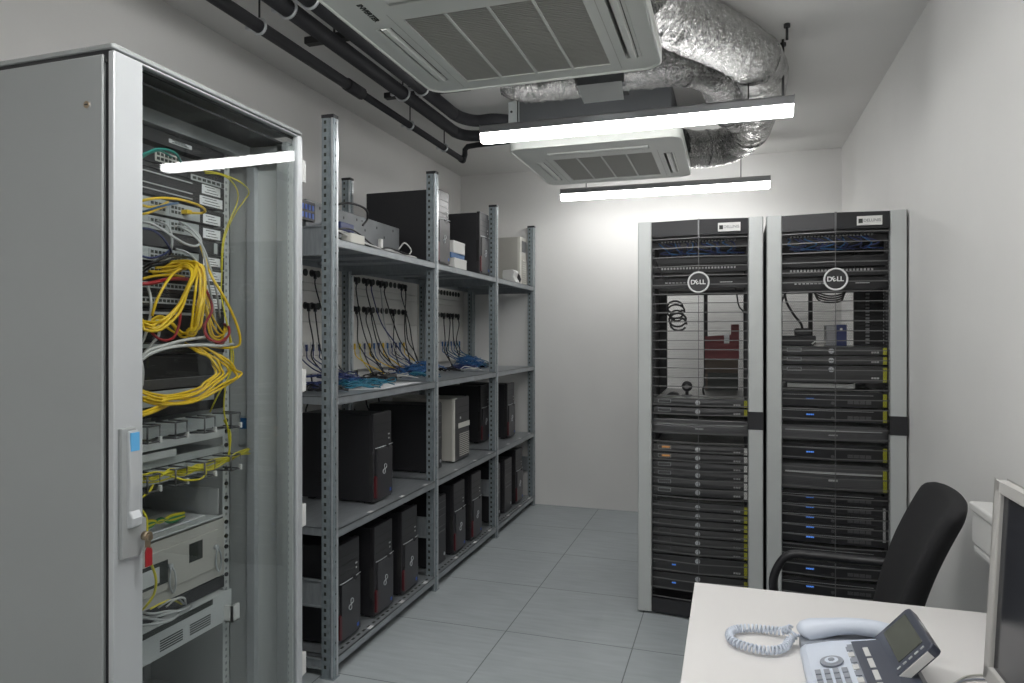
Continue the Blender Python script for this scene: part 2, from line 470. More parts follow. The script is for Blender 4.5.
# ================================================================ foil ducts
def duct(pts, r, label, amp=.05, k=14, group=None, seam=True):
    path = smooth(pts, k)
    rnd = random.Random(len(pts)*3+int(r*1000))
    L = len(path)
    ph = [rnd.uniform(0,6.28) for _ in range(8)]
    jit = {}
    def rf(s, a):
        i = round(s*(L-1)); kk = round(a/(2*PI)*28)%28
        if (i,kk) not in jit: jit[(i,kk)] = rnd.gauss(0, 1)
        return 1+amp*(.45*math.sin(a*3+s*19+ph[0])+.4*math.sin(a*5-s*31+ph[1])+.35*math.sin(s*60+ph[2]+a))*.6+amp*.45*jit[(i,kk)]
    t = thing('foil_duct', label, 'duct', tuple(path[0]), 0, group)
    b = MB(); b.tube([p-path[0] for p in path], r, 28, rf=rf); b.build('duct_jacket', 'foil', t)
    if seam:
        for f in (.3, .62, .86):
            i = int(f*(L-1)); b = MB()
            b.tube([path[i-1]-path[0], path[i]-path[0], path[i+1]-path[0]], r*1.045, 28)
            b.build('foil_tape', 'foil', t)
    return t
zd = 2.665
duct([(-.30,2.45,2.64),(-.20,2.74,2.65),(-.02,3.05,2.665),(.11,3.32,2.668),(.155,3.60,2.665),(.135,4.0,2.655),(.115,4.30,2.645),(.05,4.48,2.63),(-.05,4.55,2.61),(-.20,4.50,2.595),(-.30,4.42,2.59)], .115,
     'thick crinkled foil duct running right past the near air conditioner to the back', amp=.045)
duct([(-.52,3.24,2.665),(-.35,3.26,2.67),(-.19,3.30,2.675),(-.09,3.42,2.675),(-.045,3.58,2.67),(-.03,3.8,2.665),(.00,3.98,2.66),(.06,4.1,2.655)], .093,
     'thinner foil duct bending away behind the near lamp, below the thick duct', amp=.045)
duct([(-1.03,3.24,2.70),(-.98,3.24,2.67),(-.86,3.25,2.663),(-.69,3.25,2.663)], .098,
     'short foil duct stub left of the sheet metal collar behind the near air conditioner', amp=.06, seam=False)
t = thing('duct_collar', 'dark sheet metal collar with a bright bent flap between two foil ducts', 'duct fitting', (-.575,3.25,2.665))
MB().box(-.11,.11,-.09,.09,-.085,.09).build('collar_box', 'ac_body', t, .003)
MB().add([(-.11,-.093,-.080),(.10,-.093,-.080),(.115,-.125,-.175),(-.07,-.125,-.175),(-.11,-.090,-.082),(.10,-.090,-.082),(.115,-.122,-.177),(-.07,-.122,-.177)],
         [(0,1,2,3),(7,6,5,4),(0,4,5,1),(1,5,6,2),(2,6,7,3),(3,7,4,0)]).build('bent_flap', 'acr', t)
for (u,v0,v1,Y,lb) in ((730,12,25,3.0,'short threaded ceiling anchor above the thick foil duct'),(787,24,33,3.05,'short threaded ceiling anchor right of the thick foil duct, upper one'),(783,43,52,3.35,'short threaded ceiling anchor at the end of the thick foil duct, lower one')):
    x = P(u, v0, Z=2.79)
    b = MB(); b.cyl((x.x,x.y,2.72), .006, .07, n=8); b.cyl((x.x,x.y,2.775), .014, .015, n=10)
    tag(b.build('ceiling_anchor', 'blackm'), lb, 'anchor', 'threaded anchors in the ceiling')
# black rod hanging down at the elbow
tag(MB().tube([(.235,3.42,2.79),(.235,3.42,2.50)], .006, 8).build('threaded_rod', 'blackm'), 'thin black threaded rod hanging beside the thick duct elbow', 'rod')

# ================================================================ black pipes
pz = 2.635
def bend(pts, k=1):
    return smooth(pts, 5)
t = thing('insulated_pipe', 'thinner black pipe nearest the left wall, running along the ceiling', 'pipe', (0,0,0), 0)
MB().tube([(-1.775,-1.85,pz),(-1.775,3.0,pz)], .026, 14).build('pipe_run', 'pipe', t)
MB().tube([(-1.775,3.0,pz),(-1.775,4.42,pz),(-1.772,4.455,pz+.008),(-1.765,4.462,pz+.04),(-1.765,4.462,pz+.075),(-1.745,4.462,pz+.095),(-1.68,4.46,pz+.10),(-1.45,4.44,pz+.10),(-1.13,4.40,pz+.10)], .019, 12).build('pipe_run', 'pipe', t)
MB().tube([(-1.775,2.93,pz),(-1.775,3.07,pz)], .031, 14).build('pipe_socket', 'pipe', t)
for y in (4.41,): MB().cyl((-1.775,y,pz), .024, .04, 'y', 14).build('pipe_socket', 'pipe', t)
t = thing('insulated_pipe', 'middle of the three black ceiling pipes, thick foam insulated', 'pipe')
MB().tube(smooth([(-1.60,-1.85,2.655),(-1.60,1,2.655),(-1.60,3.6,2.655),(-1.60,3.86,2.655),(-1.57,3.96,2.655),(-1.50,4.0,2.655),(-1.38,4.0,2.655),(-1.14,3.98,2.655)],6), .034, 14).build('pipe_run', 'pipe', t)
t = thing('insulated_pipe', 'rightmost of the three black ceiling pipes, thick foam insulated', 'pipe')
MB().tube(smooth([(-1.475,-1.85,2.655),(-1.475,1,2.655),(-1.475,3.3,2.655),(-1.475,3.55,2.655),(-1.45,3.66,2.655),(-1.39,3.72,2.655),(-1.28,3.73,2.655),(-1.12,3.86,2.655)],6), .034, 14).build('pipe_run', 'pipe', t)
for Y,lb in ((.9,'nearest the camera'),(2.62,'left of the near air conditioner'),(3.35,'farther along, beside the near air conditioner corner')):
    t = thing('pipe_bracket', 'dark cross rail carrying the black ceiling pipes, '+lb, 'bracket', (-1.6,Y,2.70), 0, 'cross rails over the pipes')
    MB().box(-.19,.30,-.02,.02,0,.03).build('cross_rail', 'blackm', t, .002)
    MB().cyl((.24,0,.03), .005, .058, n=8).build('hanger_rod', 'blackm', t)
    MB().cyl((-.05,0,.03), .005, .058, n=8).build('hanger_rod', 'blackm', t)
def clamp(x, y, z, r, lb):
    t = thing('pipe_clamp', lb, 'clamp', (x,y,z), 0, 'pipe clamps')
    b = MB(); ring = [(r*math.cos(a*PI/10), 0, r*math.sin(a*PI/10)) for a in range(20)]
    b.tube(ring, .006, 6, closed=True); b.box(-r-.03,-r,-.008,.008,-.006,.006); b.build('clamp_ring', 'zinc', t)
    MB().cyl((0,0,r), .004, ZC-z-r, n=8).build('hanger_rod', 'blackm', t)
for y,lb in ((2.28,'at the top left, nearest'),(3.62,'halfway'),(4.12,'nearest the elbow')):
    clamp(-1.775, y, pz, .030 if y < 3 else .023, 'metal clamp on the thin black pipe by the left wall, '+lb)
for y,lb in ((2.22,'nearer one'),(3.18,'farther one')):
    clamp(-1.60, y, 2.655, .038, 'zinc clamp around the middle black pipe, '+lb)
    clamp(-1.475, y-.04, 2.655, .038, 'zinc clamp around the rightmost black pipe, '+lb)

# ================================================================ network cabinet (left)
CX0, CX1, CY0, CY1, CH = -2.20, -1.475, 1.334, 2.134, 2.15
cab = thing('network_cabinet', 'tall grey network cabinet with a glass front door on the left', 'cabinet', ((CX0+CX1)/2, (CY0+CY1)/2, 0))
cl = Vector(cab.location)
def cb(mb): mb.xf = Matrix.Translation(-cl); return mb
b = cb(MB()); b.prism(rrect(CX0, CX1, CY0, CY1, .008), 'z', CH-.013, CH)
b.build('roof', 'cab', cab, .003)
b = cb(MB())
for x0,x1 in ((CX0,CX0+.05),(CX1-.075,CX1-.03)):
    for y0,y1 in ((CY0+.015,CY0+.05),(CY1-.05,CY1-.015)): b.box(x0,x1,y0,y1,.02,CH-.045)
for z in (.02, CH-.115):
    b.box(-1.70,-1.664,CY0+.03,CY1-.03,z+.020,z+.070); b.box(CX0,CX0+.05,CY0+.03,CY1-.03,z,z+.06)
    b.box(CX0,CX1-.05,CY0+.02,CY0+.05,z,z+.06); b.box(CX0,CX1-.05,CY1-.05,CY1-.02,z,z+.06)
b.box(CX0, CX1-.03, CY0+.01, CY1-.01, 0, .03)
b.build('frame', 'cab', cab, .002)
sp = cb(MB()).box(CX0+.01, CX1-.034, CY0, CY0+.014, .03, CH-.024).build('side_panel', 'cab', cab, .004)
lk = cb(MB()); lk.cyl((-1.560,CY0-.001,2.001), .0125, .006, 'y', 20, 0); lk.cyl((-1.560,CY0-.003,2.001), .009, .006, 'y', 16, 1)
lk.box(-1.5655,-1.5545,CY0-.0035,CY0-.001,1.9995,2.0025,2)
lk.build('cam_lock', ['cab','brass','black'], sp)
b = cb(MB()); b.box(CX0+.01, CX1-.06, CY1-.012, CY1, .03, CH-.05)
b.build('side_panel', 'cab_in', cab)
cb(MB()).box(CX0, CX0+.012, CY0+.015, CY1-.015, .03, CH-.05).build('rear_panel', 'blackm', cab)
cb(MB()).box(CX0+.012, CX1-.05, CY0+.02, CY1-.02, CH-.052, CH-.046).build('roof_lining', 'black', cab)
# inner flank: upright strip and perforated strip at the hinge side
b = cb(MB()); b.box(-1.69,-1.655,CY1-.035,CY1-.013,.06,CH-.12)
b.build('upright_strip', 'alu', cab, .002)
b = cb(MB()); b.box(-1.520,-1.489,2.092,2.100,.06,CH-.06)
for i in range(80): 
    z = .08+i*.0245; b.box(-1.510,-1.502,2.0914,2.0925,z,z+.009,1)
b.build('slotted_strip', ['cab_in','lamp_body'], cab)
iq = P(244,430,Y=CY1-.016)
ip = cb(MB()).box(iq.x-.022,iq.x+.022,CY1-.017,CY1-.012,iq.z-.055,iq.z+.055).build('inner_label','sw',cab)
cb(MB()).box(iq.x-.016,iq.x+.016,CY1-.018,CY1-.017,iq.z+.005,iq.z+.045).build('blue_print','bluec',ip)
# inner mounting rails with cage nut holes
for y0,y1 in ((1.952,1.985),(1.43,1.463)):
    b = cb(MB()); b.box(-1.672,-1.668,y0-.002,y1,.05,CH-.12); b.box(-1.70,-1.668,y1-.004,y1,.05,CH-.12)
    for i in range(85):
        z = .06+i*.0235; b.box(-1.6678,-1.6672,y0+.010,y0+.019,z,z+.009,1)
    for i in range(13):
        b.cyl((-1.668,y0+.012,.585+i*.0445+(i%3)*.004), .0068, .006, 'x', 10, 2)
    b.build('mounting_rail', ['cab_in','lamp_body','black'], cab)
for y0,y1 in ((1.952,1.985),(1.43,1.463)):
    b = cb(MB()); b.box(-2.10,-2.07,y0,y1,.05,CH-.12); b.build('mounting_rail', 'galv', cab)
b = cb(MB()); b.box(CX1-.05,CX1-.019,CY0+.010,CY0+.0145,.03,CH-.013); b.box(CX0+.02,CX1-.02,CY0+.006,CY0+.0145,CH-.045,CH-.013); b.box(CX1-.03,CX1-.02,CY0+.03,CY1-.01,CH-.03,CH-.013); b.build('gap_shade','black',cab)  # black strips stand in for the shade in the door and roof gaps
# door
b = cb(MB())
dz0, dz1 = .03, CH-.018
b.box(CX1-.018, CX1, CY0+.002, 1.426, dz0, dz1)
b.box(CX1-.026, CX1, 2.106, CY1, dz0, dz1)
b.box(CX1-.026, CX1, 1.42, 2.11, dz0, dz0+.05)
b.box(CX1-.026, CX1, 1.42, 2.11, dz1-.006, dz1)
door = b.build('door', 'alu', cab, .003)
cb(MB()).box(CX1-.012, CX1-.008, 1.424, 2.108, dz0+.03, dz1-.004).build('glass_pane', 'glass', door)
for z in (2.01,1.25,.76,.22):
    b = cb(MB()); b.box(CX1-.03,CX1-.001,CY1,CY1+.024,z-.04,z+.04); b.cyl((CX1-.008,CY1+.006,z-.042), .007, .084, 'z', 12)
    b.build('hinge', 'white', door, .002)
# swing handle: back plate, grip, label
b = cb(MB())
b.prism([(1.348,.846),(1.405,.842),(1.425,.87),(1.425,.935),(1.405,.945),(1.398,.96),(1.398,1.165),(1.390,1.178),(1.348,1.178)], 'x', CX1, CX1+.014)
b.build('handle_plate', 'cab', door, .003)
b = cb(MB())
prof = [(CX1+.010,1.168),(CX1+.018,1.172),(CX1+.022,1.12),(CX1+.025,1.03),(CX1+.022,.965),(CX1+.032,.948),(CX1+.030,.925),(CX1+.010,.92)]
b.prism([(p[0],p[1]) for p in prof], 'y', 1.364, 1.396)
g = b.build('swing_grip', 'alu', door, .006, seg=3)
cb(MB()).box(CX1+.0195,CX1+.0235,1.367,1.393,1.118,1.165).build('grip_label', 'bluel', door)
k = thing('key', 'key with a red fob hanging from the cabinet door lock', 'key', (CX1+.034,1.403,.895))
b = MB(); b.cyl((-.006,0,.0), .012, .016, 'x', 14); b.cyl((.010,0,-.004), .009, .004, 'x', 12); b.box(-.002,.014,-.0015,.0015,-.03,.0)
b.build('key_blade', 'brass', k)
MB().prism([(-.011,-.078),(.011,-.078),(.011,-.038),(.006,-.028),(-.006,-.028),(-.011,-.038)], 'x', .006, .011).build('fob', 'redc', k, .002)

RX = -1.662                        # face plane of the 19 inch gear
EY0, EY1 = 1.468, 1.950
class Dev:
    def __init__(s, name, label, cat, z0, z1, body, depth=.30, group=None, face=None, y0=EY0, y1=EY1, fx=0.):
        s.z0, s.z1 = z0, z1; s.zc = (z0+z1)/2; s.fx = RX+fx
        s.o = thing(name, label, cat, (s.fx, (y0+y1)/2, z0), 0, group); s.l = Vector(s.o.location)
        b = s.mb(); b.box(s.fx-depth, s.fx-.003, y0+.02, y1-.02, z0+.001, z1-.001); b.build('chassis', body, s.o, .001)
        b = s.mb(); b.box(s.fx-.003, s.fx, y0, y1, z0, z1); s.face = b.build('front_plate', face or body, s.o, .0008)
    def mb(s): return MB(Matrix.Translation(-s.l))
    def label(s, ya=1.845, yb=1.932, dz=.006, z0=None, z1=None, m='paper'):
        z0 = s.z0+dz if z0 is None else z0; z1 = s.z1-dz if z1 is None else z1
        o = s.mb().box(s.fx, s.fx+.001, ya, yb, z0, z1).build('paper_label', m, s.o)
        b = s.mb()
        for i in range(3):
            z = z0+(z1-z0)*(i+.6)/3.4; b.box(s.fx+.001, s.fx+.0013, ya+.012+.01*(i%2), yb-.012-.008*i, z, z+.0022)
        b.build('print', 'text_d', o); return s
    def ports(s, ya, yb, n, rows=2, size=.011, plate=None, zc=None, name='port_block', gap=None, zh=.009):
        zc = s.zc if zc is None else zc
        b = s.mb(); b.box(s.fx, s.fx+.0015, ya-.004, yb+.004, zc-rows*.0072-.002, zc+rows*.0072+.002, 0)
        for r in range(rows):
            for i in range(n):
                y = ya+(yb-ya)*(i+.5)/n; w = (yb-ya)/n*.36
                z = zc+(r-(rows-1)/2)*.0144
                b.box(s.fx+.0012, s.fx+.002, y-w, y+w, z-zh/2, z+zh/2, 1)
        b.build(name, [plate or 'sw','text_d'], s.o); return s

Dev('blank_plate', 'black blank panel with a small white label at the top of the glass-doored cabinet', 'panel', 2.0, 2.04, 'blackm', .05).label(1.705,1.80,z0=2.014,z1=2.026)
d = Dev('patch_bay', 'black patch panel with a white twelve-port block and teal cable', 'patch panel', 1.937, 1.985, 'blackm', .12)
d.ports(1.655,1.748,6,2,plate='beige_l'); d.label(1.85,1.93,z0=1.975,z1=1.983)
d = Dev('fibre_panel', 'black fibre panel with small yellow connectors just below the top patch panel', 'patch panel', 1.920, 1.935, 'blackm', .12)
d.ports(1.80,1.93,6,1,plate='sw')
d = Dev('network_device', 'black network device with three pale edge lines behind the cabinet glass', 'network device', 1.838, 1.918, 'blackm')
for z in (1.872, 1.855, 1.906): d.mb().box(d.fx, d.fx+.004, EY0+.01, 1.80, z-.0016, z+.0016).build('edge_line', 'greyc', d.o)
d.label(1.845,1.93,z0=1.884,z1=1.914); d.label(1.835,1.94,z0=1.846,z1=1.876)
d = Dev('network_switch', 'uppermost light grey switch with two port blocks and yellow cables plugged in', 'switch', 1.783, 1.832, 'blackm')
d.mb().box(d.fx,d.fx+.002,EY0,1.835,1.785,1.83).build('switch_face','sw',d.o,.001)
d.fx += .002; d.ports(1.63,1.69,4).ports(1.71,1.765,4); d.fx -= .002; d.label(1.85,1.93,z0=1.786,z1=1.818)
d = Dev('network_switch', 'second light grey switch in the glass-doored cabinet, grey cables looping out', 'switch', 1.733, 1.778, 'blackm')
d.mb().box(d.fx,d.fx+.002,EY0,1.83,1.735,1.776).build('switch_face','sw',d.o,.001)
d.fx += .002; d.ports(1.63,1.69,4).ports(1.71,1.765,4); d.fx -= .002; d.label(1.85,1.93,z0=1.738,z1=1.770)
d = Dev('cable_tray', 'empty black gap panel between the second and third light grey switches', 'panel', 1.685, 1.730, 'black', .10)
d.mb().box(d.fx,d.fx+.002,1.90,1.915,1.69,1.725).build('latch','sw',d.o)
d = Dev('network_switch', 'third light grey switch, right above the bundle of yellow cables', 'switch', 1.638, 1.682, 'blackm')
d.mb().box(d.fx,d.fx+.002,EY0,1.83,1.640,1.680).build('switch_face','sw',d.o,.001)
d.fx += .002; d.ports(1.63,1.69,4).ports(1.71,1.765,4); d.fx -= .002; d.label(1.85,1.93,z0=1.646,z1=1.674)
for za,zb,lb in ((1.590,1.634,'black patch panel half hidden by yellow cables, upper one'),(1.545,1.588,'black patch panel behind the yellow and red cables, middle one'),(1.498,1.543,'black patch panel behind the yellow and red cables, lower one')):
    d = Dev('patch_bay', lb, 'patch panel', za, zb, 'blackm', .10); d.ports(1.60,1.82,14,1,plate='sw'); d.label(1.86,1.935)
d = Dev('network_device', 'black device below a pale shelf edge behind the yellow cable loops', 'network device', 1.392, 1.494, 'blackm')
d.mb().box(d.fx,d.fx+.006,EY0,1.86,1.478,1.486).build('shelf_edge','greyc',d.o)
d = Dev('patch_bay', 'patch panel with a pale edge strip under the white cables', 'patch panel', 1.355, 1.390, 'blackm', .10)
d.mb().box(d.fx,d.fx+.004,EY0,1.90,1.376,1.388).build('edge_strip','sw',d.o); d.ports(1.58,1.86,16,1,plate='blackm', zc=1.366)
d = Dev('network_device', 'deep black device inside the fan of lower yellow cables', 'network device', 1.250, 1.352, 'blackm', y1=1.90)
d.mb().box(d.fx,d.fx+.008,EY0,1.90,1.250,1.280).build('lower_lip','srv_edge',d.o,.002)
d = Dev('network_switch', 'fourth switch, with a grey port strip behind the lower yellow cables', 'switch', 1.165, 1.247, 'blackm')
d.mb().box(d.fx,d.fx+.002,EY0,1.90,1.198,1.244).build('switch_face','sw',d.o,.001)
d.fx += .002; d.ports(1.60,1.70,6,1,zc=1.225).ports(1.73,1.83,6,1,zc=1.225)

def cable_manager(z0, z1, lb):
    d = Dev('cable_manager', lb, 'cable manager', z0, z1, 'sw', .004, 'cable managers with wire rings')
    for y in (1.60, 1.705, 1.825, 1.945):
        b = d.mb(); zm = (z0+z1)/2; h = .024
        b.tube([(d.fx,y,zm+h),(d.fx+.07,y,zm+h),(d.fx+.07,y,zm-h),(d.fx,y,zm-h)], .0028, 6)
        b.tube([(d.fx,y-.05,zm+h),(d.fx+.07,y-.045,zm+h)], .0028, 6)
        b.tube([(d.fx+.07,y-.045,zm+h),(d.fx+.07,y,zm+h)], .0028, 6)
        b.tube([(d.fx,y-.05,zm-h),(d.fx+.07,y-.045,zm-h),(d.fx+.07,y,zm-h)], .0028, 6)
        b.tube([(d.fx+.07,y-.045,zm+h),(d.fx+.07,y-.045,zm-h)], .0028, 6)
        r = b.build('wire_ring', 'srv_edge', d.o)
        d.mb().box(d.fx+.066,d.fx+.076,y-.004,y+.004,zm-h-.004,zm-h+.014).build('ring_clip','white',r,.001)
cable_manager(1.103, 1.152, 'empty cable manager with four wire rings, above the pale bar')
d = Dev('light_bar', 'long pale grey bar under the empty cable manager', 'bar', 1.070, 1.095, 'acr', .03, y1=1.93, fx=.02)
d = Dev('light_bar', 'short pale grey bar end above the clear panel', 'bar', 1.040, 1.062, 'acr', .03, y1=1.715, fx=.02)
d = Dev('patch_bay', 'grey translucent-fronted panel right above the cable manager full of yellow cables', 'patch panel', 1.012, 1.036, 'sw', .20)
cable_manager(.962, 1.008, 'cable manager stuffed with thin yellow cables')
d = Dev('rack_shelf', 'open grey tray holding papers and green-yellow cables', 'shelf', .792, .798, 'acr', .34, y0=1.47, y1=1.95)
d.mb().box(d.fx-.34,d.fx-.02,1.943,1.947,.798,.885).build('tray_side','acr',d.o)
tag(MB().box(-1.86,-1.70,1.60,1.90,.799,.803).build('paper_sheet','paper'), 'loose sheet of paper lying in the open grey tray', 'paper')
d = Dev('rack_chassis', 'beige rack chassis with a small dark square window and key lock', 'chassis', .592, .785, 'beige')
d.mb().box(d.fx,d.fx+.006,1.48,1.915,.628,.756).build('hinged_front','beige',d.o,.002)
d.mb().box(d.fx+.006,d.fx+.007,1.783,1.841,.682,.742).build('dark_window','text_d',d.o)
w = d.mb().box(d.fx+.006,d.fx+.007,1.50,1.695,.652,.722).build('drive_bay','text_d',d.o)
d.mb().box(d.fx+.007,d.fx+.009,1.52,1.66,.662,.710).build('bay_cover','acr',w)
for y,z in ((1.70,.70),(1.90,.70)):
    b = d.mb(); b.cyl((d.fx+.006,y,z), .008, .01, 'x', 12); b.tube(smooth([(d.fx+.014,y,z),(d.fx+.02,y+.008,z-.02),(d.fx+.02,y+.012,z-.06),(d.fx+.016,y+.006,z-.085),(d.fx+.012,y-.004,z-.05),(d.fx+.014,y,z)],4), .003, 6)
    b.build('latch_loop','zinc',d.o)
d = Dev('blank_plate', 'dark blank strip under the beige chassis', 'panel', .548, .588, 'blackm', .05)
d = Dev('subrack', 'pale grey vented unit at the bottom with a bundle of grey cables', 'network device', .445, .545, 'acr', .22, fx=.03)
b = d.mb()
for ya in (1.64,1.76):
    for i in range(5):
        b.box(d.fx,d.fx+.0008,ya,ya+.09,.462+i*.0075,.466+i*.0075)
b.build('vent_slots','text_d',d.o)
d.mb().box(d.fx,d.fx+.001,1.47,1.86,.523,.541).build('dark_port_strip','text_d',d.o)
b = d.mb(); b.box(d.fx,d.fx+.034,1.914,1.920,.445,.50); b.box(d.fx+.026,d.fx+.034,1.914,1.950,.445,.50); b.box(d.fx,d.fx+.034,1.914,1.950,.445,.450)
b.build('side_bracket','white',d.o)

def cc(pts, m, lb, r=.0033, grp=None, dx=0.):
    """cable in the cabinet through (u, v, X) measurements"""
    jj = .0 if not grp else 1.
    q = [P(u+rj.uniform(-1.6,1.6)*jj, v+rj.uniform(-2.2,2.2)*jj, X=x+dx+rj.uniform(-.008,.008)*jj) for u,v,x in pts]
    return cable('patch_cable', m, q, r, lb, grp, k=6)
rr = random.Random(3); rj = random.Random(8)
# thick yellow bundle arching over then drooping
LY = 'thick yellow patch cable in the big drooping bundle behind the glass'
GY = 'yellow cables of the big drooping bundle'
for i in range(5):
    j = i*1.7
    cc([(141,318+j,-1.60),(147,324+j*.6,-1.585),(160,322+j,-1.56),(178,306+j,-1.55),(188-j*.2,286+j,-1.55),(197-j*.6,268+j,-1.57),(192-j,262+j,-1.61),(176,264+j,-1.645),(163-j*2,268+j*.6,-1.66)], 'yellow', LY, .0042, GY, dx=.003*i)
for i in range(6):
    j = i*1.6
    cc([(184+j,334-j*.8,-1.60),(190+j*1.2,328,-1.58),(195+j*1.1,308,-1.565),(197+j*1.1,286,-1.56),(197+j*.9,268,-1.575),(190+j*.6,261+j*.4,-1.61),(170+j,264+j*.5,-1.66)], 'yellow', LY, .0042, GY, dx=.003*i)
cc([(152,316,-1.58),(157,300,-1.57),(168,280,-1.575),(178,270,-1.60),(186,269,-1.64)], 'yellow', 'yellow patch cable curving down at the left of the bundle', .0042)
cc([(142,279,-1.62),(155,276,-1.61),(172,275,-1.62),(184,277,-1.65)], 'yellow', 'yellow patch cable running level above the red cable', .004)
for i in range(4):
    cc([(145,322+i*2,-1.63),(158,316+i,-1.62),(170,322+i*2,-1.61),(181,332+i*1.5,-1.62),(192,336-i*2,-1.63),(199+i,325,-1.65)], 'yellow', 'yellow patch cable in the lower tangle under the big bundle', .0035, 'yellow cables of the lower tangle')
cc([(199,240,-1.65),(204,256,-1.61),(212,277,-1.56),(224,297,-1.53),(235,320,-1.52),(240,337,-1.52),(238,346,-1.53),(226,348,-1.56),(208,346,-1.62)], 'yellow', 'single yellow patch cable sagging farthest to the right', .0042)
for i in range(4):
    cc([(203+i,290,-1.64),(205+i*2,315,-1.61),(212+i*3,334-i,-1.60),(222+i,337-i*2,-1.61),(226,324+i*2,-1.64)], 'yellow', 'short yellow patch cable hooked at the right rail', .0032, 'short yellow cables at the right rail')
# red ones
cc([(141,284,-1.60),(152,283,-1.59),(170,279,-1.60),(188,279,-1.65)], 'redc', 'thick red patch cable running level at the left of the cabinet gear', .0058)
cc([(147,326,-1.60),(153,334,-1.585),(162,340,-1.58),(173,338,-1.58),(179,325,-1.585),(181,308,-1.61),(186,292,-1.655)], 'redc', 'red patch cable hanging in a loop left of the yellow bundle', .0042)
cc([(203,286,-1.64),(209,296,-1.60),(212,310,-1.585),(205,325,-1.58),(207,337,-1.57),(218,342,-1.565),(228,336,-1.57),(229,328,-1.60),(224,324,-1.65)], 'redc', 'red patch cable looping at the right of the yellow bundle', .0042)
cc([(200,312,-1.65),(203,326,-1.60),(209,338,-1.58),(220,344,-1.58),(226,340,-1.65)], 'redc', 'second red patch cable tucked under the right loop', .0036)
cc([(167,404,-1.655),(180,403,-1.60),(196,400,-1.62),(206,396,-1.66)], 'redc', 'red patch cable lying under the lowest yellow cables', .003)
# white and grey ones
cc([(141,357,-1.57),(150,350,-1.56),(166,345,-1.56),(185,340,-1.57),(205,337,-1.60)], 'nylon', 'upper of two white cables crossing level in front of the gear', .0048)
cc([(141,360,-1.55),(152,353,-1.54),(172,347,-1.535),(200,345,-1.54),(219,346,-1.56),(233,344,-1.60)], 'nylon', 'lower of two white cables crossing level in front of the gear', .0048)
cc([(141,360,-1.60),(143,372,-1.59),(142,386,-1.60)], 'nylon', 'short white cable curling down at the cabinet door edge', .004)
cc([(147,283,-1.61),(151,300,-1.60),(150,318,-1.59),(145,336,-1.60),(141,344,-1.60)], 'nylon', 'white cable dropping at the left edge of the gear', .004)
cc([(157,320,-1.61),(159,334,-1.60),(152,344,-1.60),(145,352,-1.61)], 'nylon', 'short white cable curving beside the red loop', .004)
cc([(141,222,-1.60),(150,223,-1.57),(160,228,-1.56),(172,236,-1.555),(186,244,-1.56),(196,246,-1.57),(201,241,-1.59),(196,232,-1.62),(184,227,-1.65),(174,226,-1.66)], 'greyc', 'grey cable making a wide loop across the second switch', .0038)
cc([(157,221,-1.655),(168,226,-1.62),(172,238,-1.60),(171,250,-1.61),(166,258,-1.65)], 'greyc', 'grey cable hanging from the left of the second switch', .0036)
cc([(180,222,-1.655),(190,228,-1.61),(200,240,-1.58),(205,260,-1.57),(209,285,-1.58),(214,310,-1.60),(216,330,-1.63)], 'greyc', 'grey cable falling along the right labels, left one', .0036)
cc([(178,226,-1.655),(192,234,-1.60),(203,247,-1.57),(211,270,-1.57),(217,295,-1.59),(220,318,-1.63)], 'greyc', 'grey cable falling along the right labels, right one', .0036)
cc([(176,249,-1.655),(188,253,-1.62),(198,264,-1.60),(202,285,-1.60),(206,305,-1.62),(210,325,-1.64)], 'greyc', 'grey cable falling from the third switch', .0034)
cc([(141,228,-1.60),(152,230,-1.585),(162,237,-1.58),(169,247,-1.585),(171,253,-1.61),(166,256,-1.65)], 'navyc', 'dark blue cable curving over the black gap panel', .0036)
cc([(141,256,-1.61),(152,258,-1.60),(163,255,-1.62),(170,250,-1.65)], 'navyc', 'dark blue cable under the black gap panel', .0034)
cc([(143,272,-1.61),(152,266,-1.58),(165,262,-1.57),(176,258,-1.58),(188,257,-1.61),(198,262,-1.65)], 'blackc', 'upper black cable draped above the yellow bundle', .0038)
cc([(143,268,-1.61),(156,261,-1.58),(172,256,-1.59),(186,258,-1.65)], 'blackc', 'lower black cable draped above the yellow bundle', .0038)
cc([(142,155,-1.61),(149,152,-1.60),(158,149,-1.60),(168,150,-1.605),(176,154,-1.62),(181,162,-1.65)], 'tealg', 'teal cable arching over the white port block at the top', .004)
cc([(141,158,-1.62),(150,153,-1.61),(160,151,-1.62),(172,157,-1.655)], 'tealg', 'thin teal cable just under the arching one', .003)
cc([(141,201,-1.59),(150,199,-1.575),(164,198,-1.57),(182,200,-1.57),(198,205,-1.59),(205,210,-1.61),(202,213,-1.63),(190,213,-1.64),(183,213,-1.66)], 'yellow', 'upper yellow cable bridging the uppermost switch', .0042)
cc([(141,205,-1.62),(150,207,-1.61),(160,206,-1.62),(168,202,-1.655)], 'yellow', 'short yellow cable plugged in at the left of the uppermost switch', .004)
cc([(141,214,-1.62),(148,213,-1.61),(158,209,-1.62),(166,206,-1.655)], 'yellow', 'second short yellow cable at the left of the uppermost switch', .0036)
cc([(143,212,-1.63),(155,208,-1.60),(166,205,-1.60),(178,203,-1.655)], 'bluec', 'light blue cable at the uppermost switch', .0034)
tag(MB().box(-1.662,-1.635,1.752,1.772,1.800,1.812).build('cable_plug','yellow'), 'yellow plug in the right port of the uppermost switch', 'plug')
